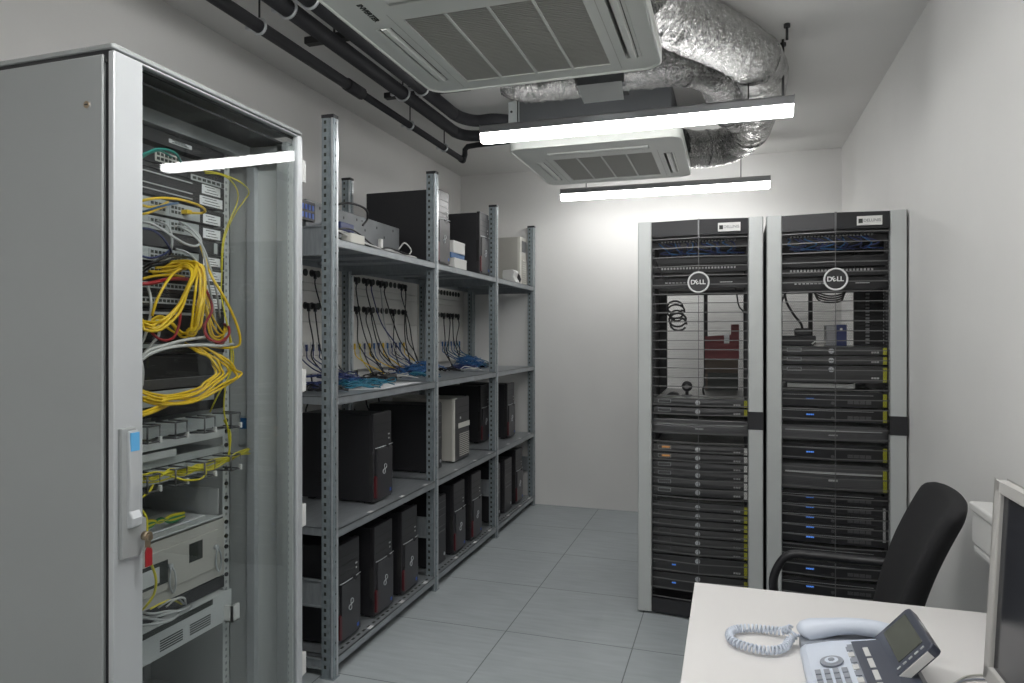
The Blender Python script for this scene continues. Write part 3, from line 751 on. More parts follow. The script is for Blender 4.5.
# yellow-green fibres on the right flank
cc([(204,171,-1.655),(218,173,-1.62),(232,178,-1.58),(243,184,-1.57),(249,192,-1.60),(244,201,-1.62),(236,212,-1.63),(229,226,-1.64),(224,242,-1.64),(222,270,-1.64),(221,295,-1.64)], 'ygreen', 'thin yellow-green fibre looping out at the upper right flank', .0022)
cc([(205,173,-1.655),(222,175,-1.60),(233,183,-1.59),(238,194,-1.60),(236,206,-1.62),(229,222,-1.63),(223,240,-1.64),(221,270,-1.65)], 'ygreen', 'second thin yellow-green fibre beside the looping one', .0022)
cc([(221,295,-1.65),(226,320,-1.62),(232,345,-1.60),(233,365,-1.60),(226,385,-1.60),(224,410,-1.60),(228,430,-1.60),(230,455,-1.61)], 'ygreen', 'yellow-green fibre running down past the empty cable manager', .0026)
cc([(222,300,-1.65),(230,340,-1.61),(230,372,-1.60),(218,395,-1.61),(210,412,-1.65)], 'ygreen', 'yellow-green fibre swinging in at the empty cable manager', .0026)
cc([(224,420,-1.61),(230,432,-1.60),(230,446,-1.60),(228,456,-1.61)], 'ygreen', 'second short fibre beside the right ring', .003)
# lower fan
LF = 'yellow patch cable in the wide lower fan'; GF = 'yellow cables of the lower fan'
for i in range(6):
    j = i*1.0
    x1 = 216+4.6*i
    cc([(186+i*3,345+j*.4,-1.655),(198+i*3,352,-1.60),(208+i*4.2,358+j,-1.57),(x1-3,366+j,-1.56),(x1-1+ (i>3)*2,374+j*.4,-1.555),(x1-12,383+j*.6,-1.55),(196,390+i*2.0,-1.555),(172,394+i*2.2,-1.57),(155,395+i*1.8,-1.585),(141,392+i*1.5,-1.60)], 'yellow', LF, .0040, GF, dx=.003*i)
cc([(141,413,-1.57),(150,410,-1.57),(160,406,-1.58),(169,403,-1.64)], 'yellow', 'upper thick yellow cable leaving at the lower left door edge', .0050)
cc([(141,416,-1.55),(150,413,-1.56),(160,409,-1.58),(170,404,-1.64)], 'yellow', 'lower thick yellow cable leaving at the lower left door edge', .0050)
# stuffed manager
for i in range(9):
    z = [rr.uniform(-4,4) for _ in range(8)]
    cc([(141,478+z[0],-1.61),(156,476+z[1],-1.61),(170,472+z[2],-1.61),(184,470+z[3],-1.60),(198,466+z[4],-1.605),(212,464+z[5],-1.61),(226,459+z[6]*.6,-1.61),(238,455+z[7]*.4,-1.62),(249,449+i*.4,-1.66)], 'ygreen', 'thin yellow cable stuffed through the lower wire rings', .0026, 'thin yellow cables in the lower manager')
cc([(170,476,-1.60),(185,480,-1.585),(200,479,-1.585),(206,473,-1.60),(204,468,-1.61)], 'ygreen', 'yellow cable sagging below the lower wire rings', .003)
cc([(153,485,-1.61),(149,492,-1.60),(141,498,-1.60)], 'ygreen', 'yellow cable dropping out at the left of the lower rings', .0034)
cc([(141,509,-1.59),(146,517,-1.58),(147,530,-1.575),(145,545,-1.57)], 'ygreen', 'yellow cable passing behind the door handle lock', .0036)
cc([(146,556,-1.57),(152,566,-1.56),(156,580,-1.56),(154,594,-1.57),(147,605,-1.58),(141,611,-1.60)], 'ygreen', 'yellow cable bowing in front of the beige chassis', .0036)
for i in range(4):
    cc([(141,526+i*1.2,-1.66),(150,521+i*2,-1.68),(160,522-i,-1.69),(171,516+i*2,-1.70),(184,513+i*1.2,-1.71)], 'ygreen' if i%2==0 else 'green', ('yellow-green' if i%2==0 else 'green')+' cable lying in the open grey tray, '+['upper','lower'][i//2]+' of its colour', .0055)
for i in range(4):
    cc([(141,612+i*4,-1.60),(152,614+i*3.2,-1.58),(168,613+i*2.6,-1.575),(182,610+i*1.2,-1.59),(190,603+i,-1.632)], 'greyc', 'grey cable of the bundle entering the bottom vented unit', .0042, 'grey cables at the bottom unit')
for i in range(3):
    cc([(150+i*8,609-i,-1.60),(162+i*7,603-i*2,-1.59),(172+i*6,600-i,-1.61),(182+i*2,604,-1.634)], ['ygreen','greyc','nylon'][i], ['yellow-green','mid grey','dull white'][i]+' thin cable tangled at the bottom vented unit', .0032)
cc([(262,676,-1.66),(272,672,-1.64),(282,674,-1.62),(290,683,-1.60)], 'ygreen', 'loose yellow-green cable coiled at the foot of the cabinet interior', .003)

# ================================================================ shelving unit
SX0, SX1 = -2.14, -1.55
PY = [2.472, 3.495, 4.53, 5.49]        # centre line of each upright frame
LV = [.08, .607, 1.157, 1.815]
sh = thing('shelving_unit', 'long galvanised steel shelving unit along the left wall', 'shelving', (SX0, 2.472, 0)); sl = Vector(sh.location)
def sb(): return MB(Matrix.Translation(-sl))
for k, y in enumerate(PY):
    for fx in (SX1, SX0):
        b = sb(); x1 = fx if fx == SX1 else fx+.055; x0 = x1-.055; y0, y1 = y-.018, y+.018
        b.prism([(x0,y0),(x0+.034,y0),(x0+.036,y0+.006),(x0+.042,y0+.006),(x0+.044,y0+.001),(x1-.004,y0+.001),(x1,y0+.005),(x1,y1),(x0,y1)], 'z', 0, 2.315)
        for i in range(68):
            z = .04+i*.0335
            b.box(x0+.011, x0+.022, y0-.0006, y0+.001, z, z+.014, 1)
            if i%2: b.box(x1-.001, x1+.0005, y-.002, y+.004, z, z+.008, 1)
        b.box(x0-.006, x1+.006, y0-.006, y1+.006, 0, .004)
        b.box(x1-.002, x1+.0012, y1-.012, y1+.0005, .004, 2.312, 2); b.box(x0+.045, x0+.051, y0, y0+.004, .004, 2.31, 2)  # brighter zinc strips paint the edge highlight onto the post
        p = b.build('post', ['galv','text_d','zinc'], sh)
        c = sb(); c.box(x0-.002, x1+.002, y0-.002, y1+.002, 2.308, 2.323); c.build('post_cap', 'black', p, .002)
    for z0,z1 in ((.285,.40),(1.76,1.80) if k else (1.745,1.87),(.03,.075)):
        b = sb(); b.box(SX0+.055, SX1-.055, y-.004, y+.002, z0, z1)
        b.box(SX0+.055, SX1-.055, y-.012, y+.002, z0, z0+.006); b.box(SX0+.055, SX1-.055, y-.012, y+.002, z1-.006, z1)
        b.build('frame_brace', 'galv_shelf', sh)
for k in range(3):
    for z in LV:
        b = sb(); y0, y1 = PY[k]+.019, PY[k+1]-.019
        th = .034
        b.box(SX0+.004, SX1-.001, y0, y1, z-.003, z)
        b.box(SX1-.004, SX1-.001, y0, y1, z-th, z); b.box(SX0+.004, SX0+.007, y0, y1, z-th, z)
        b.box(SX1-.018, SX1-.001, y0, y1, z-th, z-th+.002)
        b.box(SX0+.004, SX1-.001, y0, y0+.003, z-th, z); b.box(SX0+.004, SX1-.001, y1-.003, y1, z-th, z)
        for i in range(3): b.box(SX0+.01, SX1-.005, y0+(y1-y0)*(i+1)/4-.01, y0+(y1-y0)*(i+1)/4+.01, z-.018, z-.003)
        if z < .1:
            n = int((y1-y0)/.045)
            for i in range(n):
                yy = y0+.02+i*.045; b.box(SX1-.033,SX1-.022, yy, yy+.022, z, z+.0006, 1)
        s_ = b.build('shelf', ['galv_shelf','text_d'], sh)
        if z < 1:
            for f in (.28,.60,.88):
                sb().box(SX1-.024, SX1-.005, y0+(y1-y0)*f, y0+(y1-y0)*f+.035, z+.0008, z+.0016).build('shelf_label','paper',s_)

# ================================================================ wall socket panels
SOCK = {}
for nm, ya, yb, s0, lb in (('a',2.50,3.60,2.655,'white wall trunking with black sockets behind the nearest shelf bay'),('b',3.62,4.60,3.695,'white wall trunking with two rows of black sockets, middle one with most cords'),('c',4.64,5.575-.06,4.733,'white wall trunking with black sockets farthest along the wall')):
    t = thing('socket_trunking', lb, 'wall sockets', (XL, (ya+yb)/2, 1.2), 0, 'socket trunking on the left wall'); tl = Vector(t.location)
    def wb(): return MB(Matrix.Translation(-tl))
    for z0,z1 in ((1.20,1.30),(1.303,1.485),(1.488,1.655),(1.658,1.70),(1.703,1.83)):
        wb().box(XL, XL+.03, ya, yb, z0, z1).build('trunking_cover', 'panelw', t, .002)
    for z in (1.755, 1.575):
        for i in range(12):
            y = s0+i*.0602
            b = wb(); b.cyl((XL+.03,y,z), .0195, .006, 'x', 18); b.cyl((XL+.0355,y,z), .015, .001, 'x', 14, 1)
            b.build('socket', ['sock','text_d'], t); SOCK[(nm,z,i)] = Vector((XL+.04,y,z))
    for i in range(12):
        y = s0+i*.0602; b = wb(); b.box(XL+.03,XL+.036,y-.014,y+.014,1.345,1.375); b.box(XL+.036,XL+.0365,y-.007,y+.007,1.352,1.362,1); b.build('data_port', ['white','text_d'], t)
rw = random.Random(11)
def power_cord(nm, z, i, end, col='blackc', word='black'):
    s = SOCK[(nm,z,i)]
    row = 'upper' if z > 1.7 else 'lower'; bay = {'a':'nearest','b':'middle','c':'farthest'}[nm]
    ordw = ['first','second','third','fourth','fifth','sixth','seventh','eighth','ninth','tenth','eleventh','twelfth'][i]
    t = thing('power_cable', '%s cord plugged into the %s socket of the %s row, %s trunking' % (word, ordw, row, bay), 'cord', tuple(s), 0, 'cords from the wall sockets')
    b = MB(); b.cyl((-.002,0,0), .016, .024, 'x', 16, 0, .012); b.box(.006,.022,-.006,.006,-.032,0)
    b.build('plug', 'black', t, .002)
    e = Vector(end)-s
    pts = [(.014,0,-.03),(.018,rw.uniform(-.01,.01),-.08)]
    for f in (.35,.6,.85):
        pts.append((.02+(e.x-.02)*f*f*f+rw.uniform(0,.015), e.y*f+rw.uniform(-.03,.03), -.09+(e.z+.09)*f))
    pts.append(tuple(e)); 
    MB().tube(smooth(pts,6), .0042, 6).build('flex', col, t)
zt = 1.172
for a in (('a',1.755,10,(-2.02,3.36,zt)),('a',1.575,9,(-2.05,3.18,zt)),('a',1.575,10,(-2.0,3.22,zt)),
          ('b',1.755,0,(-2.06,3.84,zt)),('b',1.755,2,(-2.04,3.98,zt)),('b',1.755,10,(-2.05,4.40,zt)),('b',1.755,11,(-2.05,4.20,zt)),('b',1.575,0,(-2.08,3.74,zt)),('b',1.575,2,(-2.08,3.86,zt)),('b',1.575,3,(-2.05,4.05,zt)),('b',1.575,8,(-2.08,4.14,zt)),('b',1.575,11,(-2.08,4.43,zt)),
          ('c',1.575,5,(-2.05,4.93,zt)),('c',1.575,7,(-2.08,4.98,zt)),('c',1.575,8,(-2.05,5.16,zt)),('c',1.575,10,(-2.08,5.20,zt))):
    power_cord(*a)
for i,x in ((3,4.05),): power_cord('b',1.755,i,(-1.96,x+.1,zt),'navyc','dark blue')
power_cord('b',1.755,6,(-1.98,4.25,zt))
power_cord('b',1.755,5,(-1.98,4.1,zt),'greyc','grey')
# data cords rising from the ports
def data_cord(y, end, col, word, where):
    s = Vector((XL+.037, y, 1.357)); e = Vector(end)
    t = thing('network_cable', '%s network cord %s' % (word, where), 'cord', tuple(s), 0, '%s network cords from the data ports' % word)
    b = MB(); b.box(0,.009,-.006,.006,-.030,.006); b.build('plug', col, t, .001)
    pts = [(.005,0,-.028),(.007,rw.uniform(-.004,.004),-.045),(.014,rw.uniform(-.01,.01),-.075)]
    d = e-s
    pts += [(.02+(d.x-.02)*.4, d.y*.45+rw.uniform(-.02,.02), -.12), (d.x*.85, d.y*.85, d.z+.02), tuple(d)]
    MB().tube(smooth(pts,6), .0034, 6).build('flex', col, t)
S0b = 3.695; S0c = 4.733
for i,(cl_,w) in enumerate([('yellow','yellow'),('ygreen','yellow'),('navyc','dark blue'),('yellow','yellow'),('bluec','blue'),('navyc','dark blue'),('yellow','yellow'),('bluec','blue'),('navyc','dark blue'),('blackc','black'),('bluec','blue'),('yellow','yellow')]):
    y = S0b+i*.0602
    data_cord(y, (-2.09+rw.uniform(-.03,.08), y+rw.uniform(-.02,.14), zt+.005), cl_, w, 'fanning down from the middle wall trunking')
for i in range(5,12):
    y = S0c+i*.0602; cl_ = ['bluec','tealc','bluec'][i%3]; w = {'bluec':'blue','tealc':'teal'}[cl_]
    data_cord(y, (-1.95+rw.uniform(-.05,.05), y+rw.uniform(-.2,.1), zt+.01), cl_, w, 'fanning down from the farthest wall trunking')
for i in (8,9,10,11):
    y = 2.655+i*.0602; data_cord(y, (-1.95, y-.05, zt+.01), 'navyc', 'dark blue', 'fanning down from the nearest wall trunking')

# coils of network cable lying on the third shelf
def coil(x, y, z, R, col, lb, grp, n=7, r=.0032, sy=1.2, h=.03):
    rd = random.Random(int(x*1000+y*777)); pts = []
    N = 14
    for l in range(n):
        ox, oy = rd.uniform(-.035,.035), rd.uniform(-.05,.05); rk = R*rd.uniform(.45,1.1)
        for i in range(N):
            a = 2*PI*i/N
            pts.append((ox+rk*math.cos(a), oy+sy*rk*math.sin(a), r+h*rd.uniform(0,1)*.5+h*l/n*.6+rd.uniform(0,.008)))
    pts.append((R*1.3, R*.9, r*1.2))
    t = MB().tube(smooth(pts,2), r, 6).build('cable_coil', col)
    t.location = (x,y,z); tag(t, lb, 'cable coil', grp)
g1 = 'coiled network cables in the nearest bay'; g2 = 'coiled network cables beyond, left of the second post'; g3 = 'coiled network cables in the middle bay'
z2 = 1.158
coil(-1.76,2.66,z2,.085,'blackc','black cable coil at the near end of the third shelf',g1)
coil(-1.84,2.78,z2,.09,'navyc','dark blue cable coil nearest the first post, lower one',g1)
coil(-1.86,2.95,z2+.034,.09,'navyc','dark blue cable coil heaped on the others by the first post',g1)
coil(-1.80,3.02,z2,.095,'bluec','blue cable coil in front of the dark blue heap',g1)
coil(-1.71,2.90,z2,.075,'tealc','teal cable coil nearest the shelf edge',g1)
coil(-1.73,3.10,z2,.07,'tealc','teal cable coil beside the white sheet of paper',g1)
coil(-1.83,3.27,z2,.08,'blackc','black adapter cable coil between the blue heaps',g2, n=5)
coil(-1.98,3.62,z2,.085,'blackc','black cable coil below the corded sockets, left',g2, n=5)
coil(-1.86,3.62,z2,.08,'nylon','thin pale cable coil lying flat between blue heaps',g2, n=2)
coil(-2.0,4.05,z2,.10,'navyc','dark blue cable coil behind the second post, lower one',g2, h=.05)
coil(-1.90,3.95,z2,.10,'bluec','bright blue cable coil behind the second post',g2, h=.06, n=9)
coil(-1.90,4.12,z2+.03,.085,'bluec','blue cable coil topmost behind the second post',g2, h=.05)
coil(-1.77,3.78,z2,.07,'tealc','teal cable coil just left of the second post',g2, n=4)
coil(-1.86,4.38,z2,.07,'blackc','black cable coil just right of the second post',g3, n=5)
coil(-1.78,4.55,z2,.07,'nylon','thin pale cable coil in the middle bay',g3, n=2)
coil(-1.93,4.95,z2,.095,'bluec','bright blue cable coil in the middle bay',g3, h=.06, n=9)
coil(-1.97,5.05,z2+.045,.08,'bluec','blue cable coil on top in the middle bay',g3, h=.04)
coil(-1.90,4.80,z2,.08,'navyc','dark blue cable coil in the middle bay',g3)
coil(-1.93,5.12,z2,.09,'tealc','teal cable coil reaching beyond the third post',g3, n=3)
t = tag(MB().add([(-1.57,2.93,1.1585),(-1.70,2.78,1.1585),(-1.75,3.25,1.1585),(-1.60,3.40,1.1585),(-1.57,2.93,1.1592),(-1.70,2.78,1.1592),(-1.75,3.25,1.1592),(-1.60,3.40,1.1592)],
    [(0,1,2,3),(7,6,5,4),(0,4,5,1),(1,5,6,2),(2,6,7,3),(3,7,4,0)]).build('paper_sheet','paper'), 'large white sheet of paper on the third shelf edge', 'paper')
for x,y,lb in ((-1.83,3.44,'dark grey power adapter lying between the blue cable heaps'),(-1.88,5.16,'dark power adapter under the far blue coil')):
    t = thing('power_adapter', lb, 'adapter', (x,y,1.158)); MB().box(-.035,.035,-.06,.06,0,.032).build('adapter_body','black',t,.006); MB().tube([(0,.06,.015),(.01,.10,.012),(-.01,.14,.006)],.004,6).build('adapter_lead','blackc',t)

# ================================================================ computer towers
def tower_fts(w=.178, h=.43, d=.40):
    """front faces +X; origin at base, centre of front"""
    t = thing('computer_tower', 'x', 'computer')
    b = MB(); b.box(-d, -.022, -w/2+.004, w/2-.004, .010, h-.006)
    b.build('case', 'tower_side', t, .003)
    b = MB()
    b.box(-.024, 0, -w/2, w/2, .008, h)
    b.build('front_bezel', 'tower_front', t, .004)
    b = MB()
    b.prism([(-w/2+.02,.02),(w/2-.004,.02),(w/2-.004,h*.60),(w/2-.03,h*.60),(w/2-.05,h*.575),(w/2-.07,h*.60),(-w/2+.02,h*.60)], 'x', -.002, .008)
    b.build('lower_panel', 'tower_panel', t, .002)
    b = MB(); b.tube(smooth([(.004,-w/2+.008,h*.615),(.010,-w/2+.05,h*.618),(.010,w/2-.075,h*.62)],4), .0022, 6); b.tube([(.010,w/2-.045,h*.622),(.008,w/2-.004,h*.625)], .0022, 6)
    b.build('silver_strip', 'zinc', t)
    b = MB(); b.box(0,.002,w/2-.068,w/2-.05,h*.60,h*.63); b.build('power_button','black',t)
    b = MB()
    for i in range(3): b.box(0,.0012,-w/2+.014,w/2-.014,h*(.70+.085*i),h*(.70+.085*i)+.002)
    b.build('drive_bay_seams','text_d',t)
    b = MB(); b.box(0,.0015,w/2-.036,w/2-.02,h*.73,h*.745); b.cyl((0,w/2-.028,h*.69),.005,.002,'x',10); b.build('front_socket','greyc',t)
    for s_ in (-1,1):   # ring-pair emblem
        pass
    b = MB(); ring = []
    for i in range(28):
        a = 2*PI*i/28; q_ = 1+math.sin(a)**2; ex, ey = .024*math.cos(a)/q_, .034*math.sin(a)*math.cos(a)/q_; ring.append((.0095, .004+ex*.50-ey*.87, h*.36+ex*.87+ey*.50))
    b.tube(ring, .0022, 6, closed=True); b.build('emblem','zinc',t)
    b = MB(); b.prism([(-w/2+.002,.03),(-w/2+.020,.025),(-w/2+.020,h*.29),(-w/2+.010,h*.31),(-w/2+.002,h*.29)], 'x', -.001, .0095); b.build('red_strip','red',t,.001)
    b = MB(); b.box(.008,.0088,w/2-.034,w/2-.018,.035,.051); b.build('round_sticker','blue',t); 
    b = MB(); b.box(-.0245,-.004,-w/2-.0008,-w/2+.001,h*.22,h*.55); b.build('side_grip','dark',t)
    b = MB()
    for x in (-d+.03,-.06): b.box(x,x+.03,-w/2+.012,w/2-.012,0,.011)
    b.build('foot_bar','black',t)
    b = MB()
    for i in range(6): b.box(-d*.78,-d*.72+.02,-w/2+.003,-w/2+.0045,.07+i*.012,.076+i*.012)
    b.build('side_vent','dark',t)
    return t
def tower_plain(w=.178, h=.40, d=.40, side='tower_side', front='tower_front', hp=False):
    t = thing('computer_tower', 'x', 'computer')
    MB().box(-d,-.02,-w/2+.003,w/2-.003,.008,h-.003).build('case', side, t, .003)
    MB().box(-.022,0,-w/2,w/2,.006,h).build('front_bezel', front, t, .008)
    b = MB()
    for x in (-d+.03,-.07): b.box(x,x+.03,-w/2+.012,w/2-.012,0,.010)
    b.build('foot_bar','black',t)
    if hp:
        MB().box(-.024,-.001,-w/2-.001,-w/2+.05,.006,h+.001).build('front_cheek','beige_l',t,.006)
        b = MB()
        for i in range(12): b.box(0,.003,-w/2+.075,w/2-.012,.03+i*.0125,.036+i*.0125)
        b.build('vent_louvre','beige',t)
        MB().box(0,.004,-w/2+.055,w/2-.004,h*.52,h*.60).build('silver_band','beige_l',t,.001)
        MB().cyl((0,-w/2+.09,h*.68),.008,.003,'x',12).build('power_button','zinc',t)
        b = MB()
        for z in (.75,.85): b.box(0,.0015,-w/2+.06,w/2-.01,h*z,h*z+.003)
        b.build('drive_bay_seams','text_d',t)
    else:
        b = MB()
        for z in (.55,.70,.80,.90): b.box(0,.0015,-w/2+.012,w/2-.012,h*z,h*z+.0025)
        b.build('drive_bay_seams','srv_edge',t)
        MB().box(0,.002,-w/2+.02,w/2-.02,h*.47,h*.49).build('silver_band','srv_edge',t)
        MB().cyl((0,w/2-.03,.05),.010,.002,'x',14).build('round_sticker','zinc',t)
    return t
first = {'f': tower_fts(), 'p': tower_plain(), 'w': tower_plain(.25,.405,.44,'beige','tower_front',True)}
GW = {'f':.178,'p':.178,'w':.25}
usedt = set()
def place(kind, x, y, z, lb, grp='computer towers on the shelving', rz=0):
    if kind not in usedt:
        usedt.add(kind); o = first[kind]; o.location = (x,y,z); o.rotation_euler = (0,0,rz); o['label'] = lb; o['group'] = grp; return o
    return copy_tree(first[kind], (x,y,z), rz, lb, grp)
zb = .0815
gb = 'computer towers on the bottom shelf'; gm = 'computer towers on the second shelf'; gt = 'computer towers on the top shelf'
place('f', -1.592, 2.645, zb, 'black tower with red strip on the bottom shelf, nearest the first post', gb)
place('f', -1.590, 2.957, zb, 'black tower with red strip, middle one of the nearest bottom bay', gb)
place('f', -1.592, 3.243, zb, 'black tower with red strip on the bottom shelf, just before the second post', gb)
place('p', -1.600, 3.655, zb, 'shorter plain black tower on the bottom shelf, just past the second post', gb)
place('f', -1.590, 3.925, zb, 'black tower in the centre of the middle bottom bay', gb)
place('f', -1.590, 4.222, zb, 'black tower on the bottom shelf, just before the third post', gb)
place('p', -1.600, 4.66, zb, 'plain black tower half hidden behind the third post on the bottom shelf', gb)
place('p', -1.600, 4.935, zb, 'plain black tower in the centre of the farthest bottom bay', gb)
place('f', -1.600, 5.21, zb, 'black tower on the bottom shelf nearest the back wall', gb)
zm = .6085
place('f', -1.615, 2.995, zm, 'black tower with red strip standing alone on the second shelf, nearest bay', gm)
place('p', -1.66, 3.735, zm, 'plain black tower behind the second post, left of the beige one', gm)
place('w', -1.650, 4.125, zm, 'pale beige tower with a black louvred front on the second shelf', gm)
place('f', -1.76, 4.86, zm, 'big black tower behind the third post on the second shelf', gm)
place('f', -1.640, 5.125, zm, 'black tower on the second shelf in the farthest bay', gm)
zt_ = 1.8165
bt_ = place('f', -1.600, 3.695, zt_, 'large black tower on the top shelf behind the second post', gt); bt_.scale = (1.14,1.0,1.03)
place('f', -1.600, 4.405, zt_, 'black tower on the top shelf, right of the small white boxes', gt)
place('f', -1.660, 4.705, zt_, 'black tower on the top shelf mostly hidden by the third post', gt)
# old beige tower at the end of the top shelf
t = thing('computer_tower', 'old beige tower with ribbed front at the far end of the top shelf', 'computer', (-1.60,5.33,zt_))
MB().box(-.42,-.02,-.09,.09,0,.385).build('case','beige',t,.003)
MB().box(-.022,0,-.09,-.045,0,.388).build('front_cheek','beige_l',t,.003)
MB().box(-.022,-.002,-.045,.09,0,.388).build('front_bezel','beige',t,.003)
b = MB()
for i in range(11): b.box(-.002,.006,-.04,.085,.015+i*.018,.023+i*.018)
b.build('front_rib','beige_l',t)
MB().box(-.002,.002,-.035,.08,.27,.36).build('drive_cover','srv_edge',t)
# white boxes on the top shelf
def small_box(loc, s, m, lb, rz=0):
    t = thing('small_box', lb, 'box', loc, rz, 'small boxes on the top shelf')
    MB().box(-s[0]/2,s[0]/2,-s[1]/2,s[1]/2,0,s[2]*.86).build('box_tray', m, t, .002)
    MB().box(-s[0]/2-.001,s[0]/2+.001,-s[1]/2-.001,s[1]/2+.001,s[2]*.8,s[2]).build('box_lid', m, t, .002)
small_box((-1.70,4.00,zt_), (.18,.20,.075), 'white', 'white box at the bottom of the small stack on the top shelf')
small_box((-1.71,3.99,zt_+.0755), (.17,.22,.032), 'bluec', 'flat dark blue box in the middle of the small stack')
small_box((-1.70,4.00,zt_+.108), (.16,.19,.075), 'white', 'white box topmost of the small stack on the top shelf')
t = thing('tape_dispenser', 'small curved white plastic stand near the far end of the top shelf', 'stand', (-1.61,5.03,zt_))
MB().prism([(-.05,0),(.06,0),(.05,.02),(.035,.045),(.05,.085),(.03,.10),(-.05,.095),(-.055,.06)], 'y', -.05, .045).build('stand_body','white',t,.006)
MB().prism([(.036,.03),(.060,.005),(.068,.03),(.058,.06),(.044,.075)], 'y', .045, .052).build('stand_cheek','black',t)
# server chassis lying on the top shelf
t = thing('server_case', 'opened grey server chassis lying along the top shelf, nearest bay', 'server case', (-1.752,2.56,zt_))
def ch(): return MB()
b = ch(); b.box(-.33,0,0,.88,.055,.19); b.build('case', 'case_grey', t, .003)
b = ch(); b.box(-.33,.012,-.06,.05,.095,.178); b.build('end_panel','black',t)
b = ch()
for i in range(4):
    for j in range(2): b.box(.012,.014,-.050+i*.025,-.036+i*.025,.105+j*.035,.128+j*.035)
b.build('blue_outlet','blue',t)
b = ch()
for y,z in ((.10,.16),(.16,.10),(.30,.15),(.42,.16),(.5,.12),(.62,.15),(.70,.11),(.80,.16)): b.box(0,.0012,y,y+.008,z,z+.012)
for y in (.10,.42): b.box(0,.0012,y+.05,y+.06,.165,.172)
b.build('screw_hole','text_d',t)
b = ch(); b.box(-.30,-.02,.02,.86,0,.054); b.build('base_tray','blackm',t)
cable('power_lead','blackc',[(-1.70,2.62,zt_+.16),(-1.66,2.75,zt_+.20),(-1.67,2.92,zt_+.205),(-1.69,2.98,zt_+.17),(-1.70,2.95,zt_+.13)],.0055,'black lead lying over the grey server chassis',cat='lead')
tag(MB().box(-1.75,-1.68,2.72,2.84,zt_+.075,zt_+.115).build('video_plug','navyc',bevel=.006),'dark blue video plug hanging at the side of the grey chassis','plug')
for i in range(5):
    o = rw.uniform(-.02,.02)
    cable('loose_cable',['nylon','blackc','nylon','greyc','blackc'][i],[(-1.62+o,2.55,zt_+.05),(-1.63+o,2.72,zt_+.03+.01*i),(-1.61+o,2.9,zt_+.012),(-1.63,3.10,zt_+.01+.006*i),(-1.60+o,3.28,zt_+.008),(-1.63-o,3.42,zt_+.006)],.0042,
        ['white loose cable nearest the top shelf edge','black loose cable at the top shelf edge','second white loose cable on the top shelf','grey loose cable by the chassis foot','second black loose cable on the top shelf'][i],'loose cables at the chassis foot')
cable('loose_cable','nylon',[(-1.63,3.28,zt_+.006),(-1.66,3.40,zt_+.06),(-1.69,3.38,zt_+.10),(-1.70,3.33,zt_+.06)],.004,'short white cable arching up at the chassis end')
tag(MB().box(-1.64,-1.59,2.66,2.78,zt_,zt_+.05).build('cream_connector','beige_l',bevel=.004),'cream connector block on the top shelf edge','connector')
tag(MB().box(-1.645,-1.625,3.0,3.02,zt_,zt_+.07).build('white_clip','white',bevel=.004),'small upright white clip by the grey chassis','clip')
# cords hanging below the third shelf at the wall
for i in range(7):
    y = 3.05+i*.16; x = -2.14
    cable('hanging_cable','blackc',[(-2.165,y,1.20),(-2.17,y+.02,1.10),(-2.165,y-.05,1.0),(-2.17,y+.04,.86),(-2.17,y+.02,.62)],.005,'black cord hanging down the wall under the third shelf','cords hanging under the third shelf',cat='cord')

